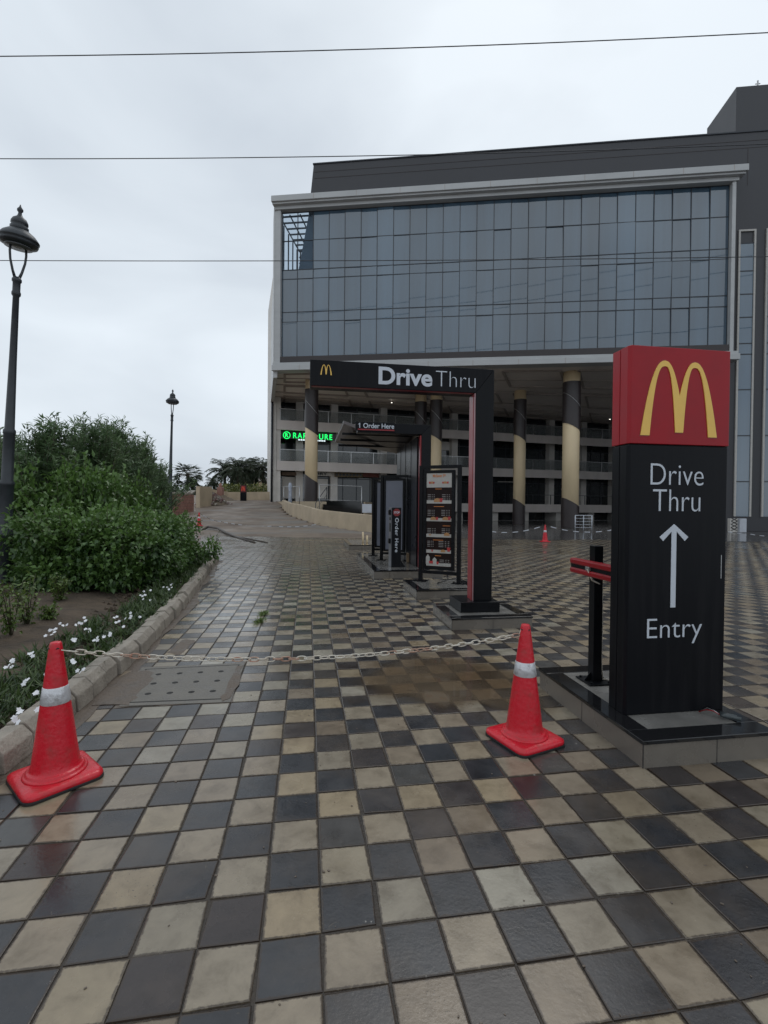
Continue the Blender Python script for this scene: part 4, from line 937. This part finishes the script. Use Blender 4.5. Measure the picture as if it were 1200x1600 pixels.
p=G(898,827); railing([at(899,0,30.2)*Vector((1,0,0)).x if False else Vector((at(899,800,30.2).x,30.2,0)),Vector((at(925,800,30.2).x,30.2,0))],.95,3,'pale steel gate standing before the dark columns',m='paper',bars=5)
# white lightbox
p=at(585,800,33); mb=MB(); mb.box(-1.5,-.85,33.2,33.4,.95,1.55); tag(mb.build('notice_board',M['paper'],bevel=.01),'blank white board beside the black steps','notice board')
X0,X1=at(1155,0,30).x,at(1178,0,30).x
E_=empty('electrical_cabinet',(X0,30,0),0,'white cabinet with a dark lattice side at the foot of the dark wall','cabinet')
xm=X0+(X1-X0)*.55
mb=MB(); mb.box(xm,X1,29.8,30.3,0,.85); mb.build('cabinet_body',M['paper'],E_,True,bevel=.01)
mb=MB(); mb.box(X0,xm-.03,29.95,30.2,0,.85); mb.build('side_unit',M['pilaster'],E_,True,bevel=.01)
mb=MB()
for k in range(4): mb.tube([(X0+.05,29.93,.1+.2*k),(xm-.08,29.93,.28+.2*k)],.02,5); mb.tube([(X0+.05,29.93,.28+.2*k),(xm-.08,29.93,.1+.2*k)],.02,5)
mb.build('lattice',M['black'],E_,True)
# shrouded roll leaning at the ramp corner, white sack
p=Gs(449,800); mb=MB(); mb.lathe([(.10,0),(.15,.1),(.13,.6),(.12,1.0),(.15,1.25),(.12,1.5),(.05,1.6)],14,(-7.0,36.0,1.5)); tag(mb.build('wrapped_roll',mat('blue white plastic wrap',(.33,.36,.42),.4,var=.35,vscale=6,bump=1,bscale=9)),'upright roll wrapped in white and blue plastic by the shop corner','roll')
mb=MB(); mb.prism([(-6.3,34.2,.95),(-5.1,33.9,.85),(-5.05,33.9,1.1),(-5.5,34,1.25),(-6.25,34.2,1.32)],(0,.5,0)); tag(mb.build('plastic_sack',M['paper'],bevel=.06,seg=3),'white plastic sack lying behind the cream ramp wall','sack')

# cream ramp wall
def wallmesh(pts,z0s,z1s,th,name,m,lab,cat='wall',cap=None):
    mb=MB(); n=len(pts); L1=[];L2=[]
    for i,p in enumerate(pts):
        a_=pts[max(i-1,0)];b_=pts[min(i+1,n-1)]; d=Vector((b_[0]-a_[0],b_[1]-a_[1],0)).normalized(); nr=Vector((-d.y,d.x,0))*th/2
        L1.append(Vector((*p,0))+nr); L2.append(Vector((*p,0))-nr)
    vs=[]
    for i in range(n): vs+=[(L1[i].x,L1[i].y,z0s[i]),(L1[i].x,L1[i].y,z1s[i]),(L2[i].x,L2[i].y,z1s[i]),(L2[i].x,L2[i].y,z0s[i])]
    fs=[(0,1,2,3),((n-1)*4+3,(n-1)*4+2,(n-1)*4+1,(n-1)*4)]
    for i in range(n-1):
        q=4*i
        for k in range(4): fs.append((q+k,q+4+k,q+4+(k+1)%4,q+(k+1)%4))
    mb.add(vs,fs); return tag(mb.build(name,m,bevel=.02),lab,cat)
ysw=np.linspace(22.6,37.6,26); ptsw=[(wallx(y)+.02,y) for y in ysw]
z1=[]
for y in ysw:
    base_=hf(wallx(y)-.2,y); z1.append(base_+ (.80 if y<30 else .80-.035*(y-30)))
wallmesh(ptsw,[-.05]*26,z1,.24,'ramp_wall',M['creamwall'],'curving cream retaining wall along the ramp to the shops')
# far left walls
a_=Gs(309,793); b_=Gs(344,780)
wallmesh([(a_.x,a_.y),(a_.x+.2,a_.y+2),(b_.x-.4,b_.y-3),(b_.x,b_.y),(b_.x+1.2,46.5)],[.5]*5,[at(300,759.7,a_.y).z,at(310,760,a_.y).z+.05,at(335,764,b_.y).z,at(343,767.5,b_.y).z,2.7],.3,'boundary_wall',M['creamwall'],'stepped cream wall sweeping back on the far left')
wallmesh([(b_.x+1.3,46.6),(-9.8,47.0)],[1.2,1.2],[2.62,2.72],.25,'parapet_wall',M['creamwall'],'low cream wall before the palms')
p=at(343,770,44); mb=MB(); mb.box(p.x-.25,p.x+.25,44,44.5,1.5,3.0); mb.lathe([(.16,3.0),(.16,3.2),(.05,3.4)],10,(p.x,44.25,0)); tag(mb.build('gate_pillar',M['brick'],bevel=.02),'short reddish pillar with a pale cap where the cream walls meet','pillar')
# pink block wall with coping
A_=at(262,790,29.5); B_=at(303,790,33.5); mb=MB(); dW=(B_-A_); dW.z=0; Lw=dW.length; dW.normalize(); nW=Vector((-dW.y,dW.x,0))
E_=empty('block_wall',(A_.x,A_.y,0),0,'unfinished pink block wall beyond the end of the shrubs','wall')
rows_=9; 
for r_ in range(rows_):
    x=-.0 if r_%2 else -.2
    while x<Lw:
        x0,x1=max(0,x)+.012,min(Lw,x+.42)-.012; z0=.3+r_*.2; p=Vector((A_.x,A_.y,0))+dW*x0+nW*random.gauss(0,.008)
        if x1>x0+.05: mb.prism([p+Vector((0,0,z0+.01)),p+dW*(x1-x0)+Vector((0,0,z0+.01)),p+dW*(x1-x0)+Vector((0,0,z0+.19)),p+Vector((0,0,z0+.19))],nW*.2)
        x+=.42
mb.build('blocks',M['brick'],E_,True)
mb=MB(); p=Vector((A_.x,A_.y,0)); mb.prism([p+nW*.02+Vector((0,0,.1)),p+nW*.02+dW*Lw+Vector((0,0,.1)),p+nW*.02+dW*Lw+Vector((0,0,2.08)),p+nW*.02+Vector((0,0,2.08))],nW*.16); mb.build('mortar',M['mud'],E_,True)
mb=MB(); x=.3
while x<Lw:
    q=p+dW*x+Vector((0,0,2.1)); ang=random.gauss(0,.15); mb.prism([q+nW*-.05,q+dW*.7+nW*-.05+Z_*ang,q+dW*.7+nW*.3+Z_*ang,q+nW*.3],Z_*.08); x+=.8
mb.build('coping_slab',M['stone'],E_,True,split=1)
# rubble and sand heaps
def heap(name,c,rx,ry,h,m,lab,bricks=0):
    mb=MB(); n=24; rings=6; z0=hf(c.x,c.y)-.05
    vs=[(c.x,c.y,z0+h)]
    for j in range(1,rings+1):
        for k in range(n):
            a=2*PI*k/n; f=j/rings; jj=1+random.gauss(0,.05); vs.append((c.x+rx*f*jj*math.cos(a),c.y+ry*f*jj*math.sin(a),z0+h*(1-f)**1.1*(1+random.gauss(0,.06))))
    fs=[(0,1+k,1+(k+1)%n) for k in range(n)]+[(1+j*n+k,1+(j+1)*n+k,1+(j+1)*n+(k+1)%n,1+j*n+(k+1)%n) for j in range(rings-1) for k in range(n)]
    mb.add(vs,fs,0,True)
    for _ in range(bricks):
        f=abs(random.gauss(0,.5)); a=random.random()*2*PI; 
        if f>1.15: continue
        q=Vector((c.x+rx*f*math.cos(a),c.y+ry*f*math.sin(a),z0+.05+h*max(0,1-f)*1.05)); T=Matrix.Translation(q)@Euler((random.gauss(0,.5),random.gauss(0,.5),random.random()*3)).to_matrix().to_4x4(); s_=random.uniform(.6,1.1)
        mb.box(-.14*s_,.14*s_,-.07,.07,-.05,.05,1 if random.random()<.6 else 2,T=T)
    return tag(mb.build(name,m),lab,'heap')
c=Gs(325,790); heap('rubble_heap',Vector((c.x,c.y+1.2,0)),1.3,1.1,.85,[M['sand'],M['rubble'],M['stone']],'heap of broken bricks beside the cream wall',260)
c=Gs(361,781); heap('sand_heap',Vector((c.x,44.2,0)),1.35,1.0,.62,M['sand'],'pointed sand heap before the low cream wall')
# small arch sign far away
p=at(380,782,43.8); E_=empty('small_sign',(p.x,43.8,hf(p.x,43.8)),0,'small distant dark sign with red glowing arches before the palms','sign')
z0=hf(p.x,43.8); mb=MB(); mb.box(-.27,.27,0,.15,0,1.45); mb.build('board',M['blackpanel'],E_)
mb=MB(); mb.box(-.24,.24,-.01,.0,.78,1.40); mb.build('header',mat('dim red header',(.12,.01,.01),.4),E_)
mb=MB(); arches(mb,-.16,.16,.90,1.30,-.012,.03); mb.build('arches_emblem',mat('glowing orange red',(.5,.06,.03),.4,emit=(.65,.07,.03),estr=.4),E_)
# muddy hose on the paving edge
hp=[Gs(316,828),Gs(326,826)+Vector((0,0,.1)),Gs(340,829)+Vector((0,0,.12)),Gs(352,834)+Vector((0,0,.06)),Gs(372,841)+Vector((0,0,.03)),Gs(398,849)+Vector((0,0,.02))]
mb=MB(); mb.tube(hp,[.05,.06,.06,.06,.05,.04],8); mb.tube([Gs(360,838)+Vector((0,0,.03)),Gs(385,842)+Vector((0,0,.03)),Gs(418,849)+Vector((0,0,.02))],.025,6); tag(mb.build('hose',M['hose']),'muddy dark hose snaking from the shrubs over the tile edge','hose')

# ================================================================ PLANTS
def leafcloud(pos,dirs,L,Wd,fold=.25,vals=None,curl=.2):
    """one folded diamond-like leaf per position"""
    n=len(pos); up=np.tile([0,0,1.],(n,1))+rng.normal(0,.45,(n,3)); d=dirs/np.linalg.norm(dirs,axis=1,keepdims=True)
    side=np.cross(d,up); side/=np.linalg.norm(side,axis=1,keepdims=True)+1e-9; nr=np.cross(side,d)
    L=(L*rng.uniform(.65,1.25,(n,1))); Wd=(Wd*rng.uniform(.75,1.2,(n,1)))
    p0=pos; p1=pos+d*L*.42+side*Wd*.5+nr*Wd*fold; p2=pos+d*L-nr*L*curl; p3=pos+d*L*.42-side*Wd*.5+nr*Wd*fold; pm=pos+d*L*.45
    vs=np.stack([p0,p1,p2,p3,pm],1).reshape(-1,3); b=np.arange(n)[:,None]*5
    fs=np.concatenate([b+[0,1,4],b+[1,2,4],b+[2,3,4],b+[3,0,4]],0)
    v=vals if vals is not None else rng.uniform(0,1,n)
    return vs,fs,np.repeat(v,5)
def build_leaves(name,parts_,m,parent=None,**tg):
    vs=[];fs=[];at_=[];k=0
    for a,b,c in parts_: vs.append(a); fs.append(b+k); at_.append(c); k+=len(a)
    vs=np.concatenate(vs);fs=np.concatenate(fs);at_=np.concatenate(at_)
    me=bpy.data.meshes.new(name); me.vertices.add(len(vs)); me.vertices.foreach_set('co',vs.astype('f').ravel()); me.loops.add(len(fs)*3); me.loops.foreach_set('vertex_index',fs.astype('i').ravel())
    me.polygons.add(len(fs)); me.polygons.foreach_set('loop_start',(np.arange(len(fs))*3).astype('i')); me.polygons.foreach_set('loop_total',np.full(len(fs),3,'i')); me.update(calc_edges=True)
    A=me.attributes.new('lv','FLOAT','POINT'); A.data.foreach_set('value',np.clip(at_,0,1).astype('f')); me.materials.append(m)
    o=bpy.data.objects.new(name,me); COL.objects.link(o); o.parent=parent
    return tag(o,**tg) if tg else o
def shrub(name,kind,seed):
    global rng; rng=np.random.default_rng(seed); rnd_=random.Random(seed)
    E_=empty(name,(0,0,0)); st=MB(); P=[]
    if kind=='oleander':           # many upright arching canes with slender leaves; unit height ~3 m, radius ~1.2
        for k in range(92):
            a=rnd_.random()*2*PI; r0=.25*rnd_.random(); lean=abs(rnd_.gauss(.0,.55)); hh_=2.95-1.15*min(1,lean)**1.4*rnd_.uniform(.6,1.3)+rnd_.gauss(0,.16)
            pts=[]
            for j in range(7):
                f=j/6; rr_=r0+lean*1.1*f**1.25; pts.append(Vector((rr_*math.cos(a+.2*f),rr_*math.sin(a+.2*f),hh_*f**(.9))))
            st.tube(pts,[.018,.016,.013,.011,.009,.006,.003],5)
            n=135; f=rng.uniform(.18,1,n)**.8; ii=np.minimum((f*6).astype(int),5); A=np.array([list(p) for p in pts]); w=(f*6-ii)[:,None]; c=A[ii]*(1-w)+A[ii+1]*w
            ang=rng.uniform(0,2*PI,n); el=rng.uniform(.15,1.1,n); d=np.stack([np.cos(ang)*np.cos(el),np.sin(ang)*np.cos(el),np.sin(el)],1)
            c=c+rng.normal(0,.05,(n,3))*(1-f[:,None]*.5)
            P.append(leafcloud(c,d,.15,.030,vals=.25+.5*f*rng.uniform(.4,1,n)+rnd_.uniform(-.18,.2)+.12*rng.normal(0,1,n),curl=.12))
        m=M['oleander leaf']
    else:                          # hibiscus: rounded mounds of broad glossy leaves, radius ~1, height 1.35
        clumps=[(rnd_.gauss(0,.42),rnd_.gauss(0,.42),rnd_.uniform(.3,.98),rnd_.uniform(.28,.46)) for _ in range(28)]+[(.8*math.cos(q),.8*math.sin(q),.26,.30) for q in np.arange(0,6.2,.5)]
        for (x,y,z,r) in clumps:
            st.tube([(x*.2,y*.2,0),(x*.6,y*.6,z*.5),(x,y,z)],[.02,.012,.005],5)
            n=270; v=rng.normal(0,1,(n,3)); v/=np.linalg.norm(v,axis=1,keepdims=True); rr_=r*rng.uniform(.35,1.08,(n,1))
            c=np.array([x,y,z])+v*rr_*[1,1,.8]; c[:,2]=np.abs(c[:,2]-.05)+.05
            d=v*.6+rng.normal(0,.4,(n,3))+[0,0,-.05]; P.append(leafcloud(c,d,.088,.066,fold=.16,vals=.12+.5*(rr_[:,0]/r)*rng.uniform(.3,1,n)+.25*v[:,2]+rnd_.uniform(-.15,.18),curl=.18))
        for k in range(60):
            a=rnd_.random()*2*PI; e=rnd_.uniform(.2,1.4); base_=np.array([.55*math.cos(a),.55*math.sin(a),.55]); tip=base_+np.array([.55*math.cos(a)*math.cos(e),.55*math.sin(a)*math.cos(e),.65*math.sin(e)])*rnd_.uniform(.7,1.35)
            st.tube([tuple(base_),tuple((base_+tip)/2+[0,0,.03]),tuple(tip)],[.008,.006,.003],4); n=26; w=rng.uniform(.3,1,(n,1)); P.append(leafcloud(base_+(tip-base_)*w,rng.normal(0,1,(n,3))+[0,0,.3],.082,.06,fold=.16,vals=.55+.3*rng.random(n)))
        m=M['hibiscus leaf']
    st.build('stems',M['stem'],E_); build_leaves('foliage',P,m,E_); return E_
protoO=[shrub('oleander_shrub','oleander',s) for s in (3,11)]
protoH=[shrub('hibiscus_shrub','hibiscus',s) for s in (5,23)]
def place(protos,used,i,x,y,z,sx_,sz_,rz,lab,cat,grp):
    pr=protos[i%2]
    if i%2 not in used: o=pr; used.add(i%2)
    else: o=copy_tree(pr)
    o.location=(x,y,z); o.scale=(sx_,sx_,sz_); o.rotation_euler=(0,0,rz); tag(o,lab,cat,grp); return o
usedO=set(); usedH=set()
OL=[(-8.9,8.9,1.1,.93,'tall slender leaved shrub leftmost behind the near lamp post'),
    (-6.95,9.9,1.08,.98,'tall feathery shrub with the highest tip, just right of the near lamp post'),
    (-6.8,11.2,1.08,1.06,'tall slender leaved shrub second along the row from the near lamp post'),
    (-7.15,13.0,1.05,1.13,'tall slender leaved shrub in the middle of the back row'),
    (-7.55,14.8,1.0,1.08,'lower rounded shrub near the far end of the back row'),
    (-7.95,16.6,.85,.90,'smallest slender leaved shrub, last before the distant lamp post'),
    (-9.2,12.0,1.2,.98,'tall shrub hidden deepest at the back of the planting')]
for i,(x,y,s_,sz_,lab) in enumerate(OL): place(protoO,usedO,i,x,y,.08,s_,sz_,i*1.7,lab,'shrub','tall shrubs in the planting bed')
HB=[(-7.9,8.8,.95,1.3,'broad leaved shrub at the foot of the near lamp post'),
    (-4.82,7.75,.90,1.08,'broad leaved shrub right of the near lamp post, over bare soil'),
    (-4.45,7.75,.84,.98,'broad leaved shrub in the middle of the front row'),
    (-4.55,8.7,.86,1.0,'broad leaved shrub fourth in the front row, close to the kerb'),
    (-4.78,9.9,.82,.98,'broad leaved shrub with a red flower near the far kerb end'),
    (-5.3,11.4,.74,.92,'last broad leaved shrub at the end of the kerb'),
    (-6.0,9.3,1.05,1.72,'larger broad leaved shrub between the front row and the tall shrubs'),
    (-8.0,7.6,1.0,1.6,'broad leaved shrub cut by the left edge of the view'),
    (-6.4,11.2,1.0,1.6,'broad leaved shrub half hidden in the gap before the tall middle shrub')]
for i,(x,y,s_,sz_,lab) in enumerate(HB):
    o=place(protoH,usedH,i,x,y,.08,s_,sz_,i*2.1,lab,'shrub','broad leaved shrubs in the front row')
    if i==4:
        q=at(286,876,9.35); mb=MB()
        for k in range(5): a=k*2*PI/5; mb.prism([q,q+Vector((.06*math.cos(a-.45),-.01,.06*math.sin(a-.45))),q+Vector((.075*math.cos(a),-.03,.075*math.sin(a))),q+Vector((.06*math.cos(a+.45),-.01,.06*math.sin(a+.45)))],(0,.003,0))
        mb.build('flower',M['hibis'],None) if False else None
        inv=wm(o).inverted(); mb.v=[tuple(inv@Vector(v)) for v in mb.v]; mb.build('flower',M['hibis'],o)
# young bright plants on the bare soil
def young(p,h,lab,seed,sparse=1):
    global rng; rng=np.random.default_rng(seed); E_=empty('young_plant',p,0,lab,'plant','young plants on the bare soil'); st=MB(); P=[]
    for k in range(7):
        a=random.random()*2*PI; tip=Vector((.22*h*math.cos(a),.22*h*math.sin(a),h*random.uniform(.7,1))); st.tube([(0,0,0),tip*.5+Vector((0,0,.04)),tip],[.006,.005,.002],4)
        n=int(34*sparse); w=rng.uniform(.15,1,(n,1)); P.append(leafcloud(np.array(tip)*w+rng.normal(0,.03,(n,3)),rng.normal(0,1,(n,3))+[0,0,.4],.055,.03,vals=rng.uniform(.1,1,n)))
    st.build('stems',M['stem'],E_); build_leaves('foliage',P,M['young leaf'],E_)
for i,(px,py,h,lab) in enumerate(((18,1000,.62,'bright young plant at the left edge of the bare soil'),(42,985,.58,'bright young plant on bare soil below the near lamp post'),(95,945,.42,'small yellow green plant before the dark shrubs'),(-25,1010,.6,'young plant on bare soil just beyond the left edge'),(75,975,.2,'tiny seedling plant between the young plants and the flowers'),(335,862,.55,'thin twiggy plant at the very tip of the kerb'))):
    young(G(px,py,.1),h,lab,40+i,.25 if i==5 else 1)
# low border of blades with white flowers along the kerb
rng=np.random.default_rng(77); P=[]; tuf=[]
for y in np.arange(1.2,KY1-.2,.055):
    wband=.62 if y<5.5 else .45
    for _ in range(3):
        d=.17+wband*random.random()**.9
        if y>4.2 and random.random()<.15: continue
        tuf.append((kX(y)-d,y+random.gauss(0,.05),.10))
for c in tuf:
    n=18; a=rng.uniform(0,2*PI,n); el=rng.uniform(.35,1.35,n); d=np.stack([np.cos(a)*np.cos(el),np.sin(a)*np.cos(el),np.sin(el)],1)
    P.append(leafcloud(np.array([c])+rng.normal(0,.035,(n,3))*[1,1,.3],d,.13,.016,vals=rng.uniform(0,1,n),curl=.25))
gc=build_leaves('ground_cover',P,M['blade leaf'],None,kind='stuff'); gc['label']='low green blades with white flowers along the kerb'; gc['category']='ground cover'
mb=MB()
fpx=[(10,1040),(18,1030),(40,1065),(55,1080),(48,1022),(75,990),(80,985),(88,985),(70,1052),(100,975),(130,975),(128,968),(155,1000),(170,990),(185,968),(190,975),(210,968),(115,1000),(168,992),(230,935),(235,925),(225,930),(112,1035),(30,1110),(25,1122),(262,920),(267,918),(120,1050),(60,1108),(95,1015),(140,985),(200,962)]
for px,py in fpx:
    for _ in range(3):
        q=G(px+random.gauss(0,4),py+random.gauss(0,3),.21+random.gauss(0,.015)); nrm=Vector((random.gauss(.1,.4),random.gauss(-.7,.3),.8)).normalized(); s1=nrm.cross(Z_).normalized(); s2=nrm.cross(s1)
        for k in range(5):
            a=2*PI*k/5; dr=s1*math.cos(a)+s2*math.sin(a); pr=s1*-math.sin(a)+s2*math.cos(a); mb.add([q,q+dr*.010+pr*.0075,q+dr*.0185,q+dr*.010-pr*.0075],[(0,1,2,3)])
fl_=mb.build('white_flowers',M['petal'],gc); fl_['kind']='stuff'
# weeds in the joints
for i,(px,py) in enumerate(((405,972),(412,960))):
    p=G(px,py); P=[]; n=120; a=rng.uniform(0,2*PI,n); d=np.stack([np.cos(a),np.sin(a),rng.uniform(.3,2,n)],1); P.append(leafcloud(np.array([[p.x,p.y,0]])+rng.normal(0,.04,(n,3))*[.6,1.6,0],d,.05,.012,vals=rng.uniform(.2,1,n)))
    build_leaves('weed',P,M['young leaf'],None,label=['larger green weed growing in a tile joint','smaller green weed behind it in the same tile joint'][i],cat='weed',group='weeds in the paving')
# fallen litter leaves / bits on paving
mb=MB()
for _ in range(2600):
    y=random.uniform(2.2,9); x=kX(y)-.2-random.random()**1.3*5; s_=random.uniform(.006,.03)
    mb.box(-s_,s_,-s_*.8,s_*.8,-s_*.5,s_*.6,T=Matrix.Translation((x,y,.10))@Euler((random.random()*3,random.random()*3,random.random()*3)).to_matrix().to_4x4())
tag(mb.build('soil_clods',M['soil']),None,None,None,'stuff')
mb=MB()
for _ in range(260):
    y=random.uniform(1.0,9)**1.0; x=random.uniform(-.8*y,.8*y)
    if x<kX(max(y,.6))+.05: continue
    s_=random.uniform(.002,.006); a=random.random()*PI; mb.box(-s_,s_,-s_*.6,s_*.6,0,s_*.4,T=Matrix.Translation((x,y,.001))@Matrix.Rotation(a,4,'Z'))
tag(mb.build('grit',M['mud']),None,None,None,'stuff')

# ---- palms
def palm(kind,seed,h):
    global rng; rng=np.random.default_rng(seed); E_=empty('palm_tree',(0,0,0)); mb=MB()
    mb.tube([(0,0,0),(.05,0,h*.35),(.02,.03,h*.7),(0,0,h)],[.26,.2,.17,.2],10); mb.build('trunk',M['bark'],E_)
    P=[]; st=MB()
    for k in range(54 if kind=='feather' else 52):
        a=rng.uniform(0,2*PI); e0=rng.uniform(-.7,1.45) if kind=='feather' else rng.uniform(-.95,1.4); Lf=(2.5 if kind=='feather' else 1.5)*rng.uniform(.8,1.1); pts=[]; p=np.array([0,0,h]); el=e0
        for j in range(9):
            pts.append(p.copy()); p=p+np.array([math.cos(a)*math.cos(el),math.sin(a)*math.cos(el),math.sin(el)])*Lf/8; el-=.175 if kind=='feather' else .08
        A=np.array(pts); st.tube([tuple(q) for q in pts],[.03,.03,.025,.022,.02,.017,.014,.01,.006],4)
        if kind=='feather':
            n=90; f=rng.uniform(.12,1,n); ii=np.minimum((f*8).astype(int),7); w=(f*8-ii)[:,None]; c=A[ii]*(1-w)+A[ii+1]*w; ax=A[ii+1]-A[ii]; ax/=np.linalg.norm(ax,axis=1,keepdims=True)
            sd=np.cross(ax,[0,0,1.]); sd/=np.linalg.norm(sd,axis=1,keepdims=True)+1e-6; sg=rng.choice([-1,1],n)[:,None]; d=sd*sg+ax*.6+np.array([0,0,-.2])
            P.append(leafcloud(c,d,.50,.06,vals=rng.uniform(0,1,n)*.7+rng.uniform(0,.3),curl=.25))
        else:
            n=22; t_=A[-1]; ax=(A[-1]-A[-2]); ax/=np.linalg.norm(ax); sd=np.cross(ax,[0,0,1.]); sd/=np.linalg.norm(sd)+1e-6; an=np.linspace(-1.25,1.25,n)[:,None]
            d=ax*np.cos(an)+sd*np.sin(an)+rng.normal(0,.08,(n,3)); P.append(leafcloud(np.tile(A[-2],(n,1)),d,.95,.10,vals=rng.uniform(0,.8,n),curl=.2))
    st.build('frond_stalks',M['stem'],E_); build_leaves('crown',P,M['palm leaf'],E_); return E_
pf_=palm('feather',5,2.9); pn_=palm('fan',9,2.7); used=set()
for i,(px,Y,kind,ytop,lab) in enumerate(((293,60,'fan',719,'squat fan palm just right of the distant lamp post'),(255,64,'feather',738,'palm half hidden left of the distant lamp post'),(352,62,'feather',716,'feathery palm leftmost of the thick cluster'),(372,58,'feather',714,'feathery palm second in the thick cluster'),(388,66,'feather',712,'feathery palm in the middle of the thick cluster, behind the small arches sign'),(411,60,'feather',713,'feathery palm standing next to the building corner'),(334,68,'feather',745,'low palm with fronds drooping over the cream wall'))):
    pr=pf_ if kind=='feather' else pn_
    o=pr if kind not in used else copy_tree(pr); used.add(kind)
    p=at(px,ytop,Y); base_=hf(p.x,Y); s_=(p.z-base_)/4.6; o.location=(p.x,Y,base_); o.scale=(s_*.95,s_*.95,s_); o.rotation_euler=(0,0,i*1.3); tag(o,lab,'palm tree','palms beyond the low wall')
# hedge behind low wall, distant pale houses
rng=np.random.default_rng(5); n=5200; c=np.stack([rng.uniform(-17.5,-9.5,n),rng.normal(52,.8,n),2.2+rng.uniform(0,1.35,n)*(.8+.3*np.sin(rng.uniform(0,6,n)))],1)
hd=build_leaves('hedge',[leafcloud(c,rng.normal(0,1,(n,3)),.22,.15,vals=rng.uniform(0,1,n))],M['hedge leaf'],None,label='yellow green clipped hedge behind the low cream wall',cat='hedge')
for i,(px,Y,w,h,lab) in enumerate(((402,95,6,3.4,'small pale house glimpsed between the palms'),)):
    p=at(px,770,Y); E_=empty('distant_house',(p.x,Y,2.6),0,lab,'house'); mb=MB(); mb.box(-w/2,w/2,0,5,0,h); mb.build('wall',M['cream'],E_)
    mb=MB(); mb.prism([(-w/2-.4,-.4,h),(w/2+.4,-.4,h),(0,-.4,h+1.2)],(0,6,0)); mb.build('roof',M['slab'],E_)
    for k in (-1,1): mb=MB(); mb.box(k*1.6-.5,k*1.6+.5,-.03,.05,h*.4,h*.65); mb.build('window',M['shopglass'],E_)
# far tree belt closing the horizon on the left
rng=np.random.default_rng(8); P=[]
for k in range(70):
    x=-150+k*2.0+rng.normal(0,.6); y=135+rng.normal(0,6); r_=rng.uniform(2.0,3.4); n=260; v=rng.normal(0,1,(n,3)); v/=np.linalg.norm(v,axis=1,keepdims=True); P.append(leafcloud(np.array([x,y,2.6+r_*.5])+v*r_*rng.uniform(.5,1,(n,1)),v+rng.normal(0,.4,(n,3)),.9,.6,vals=rng.uniform(0,.7,n)))
tb=build_leaves('tree_belt',P,M['palm leaf'],None,label='far belt of trees along the horizon on the left',cat='trees'); tb['kind']='stuff'
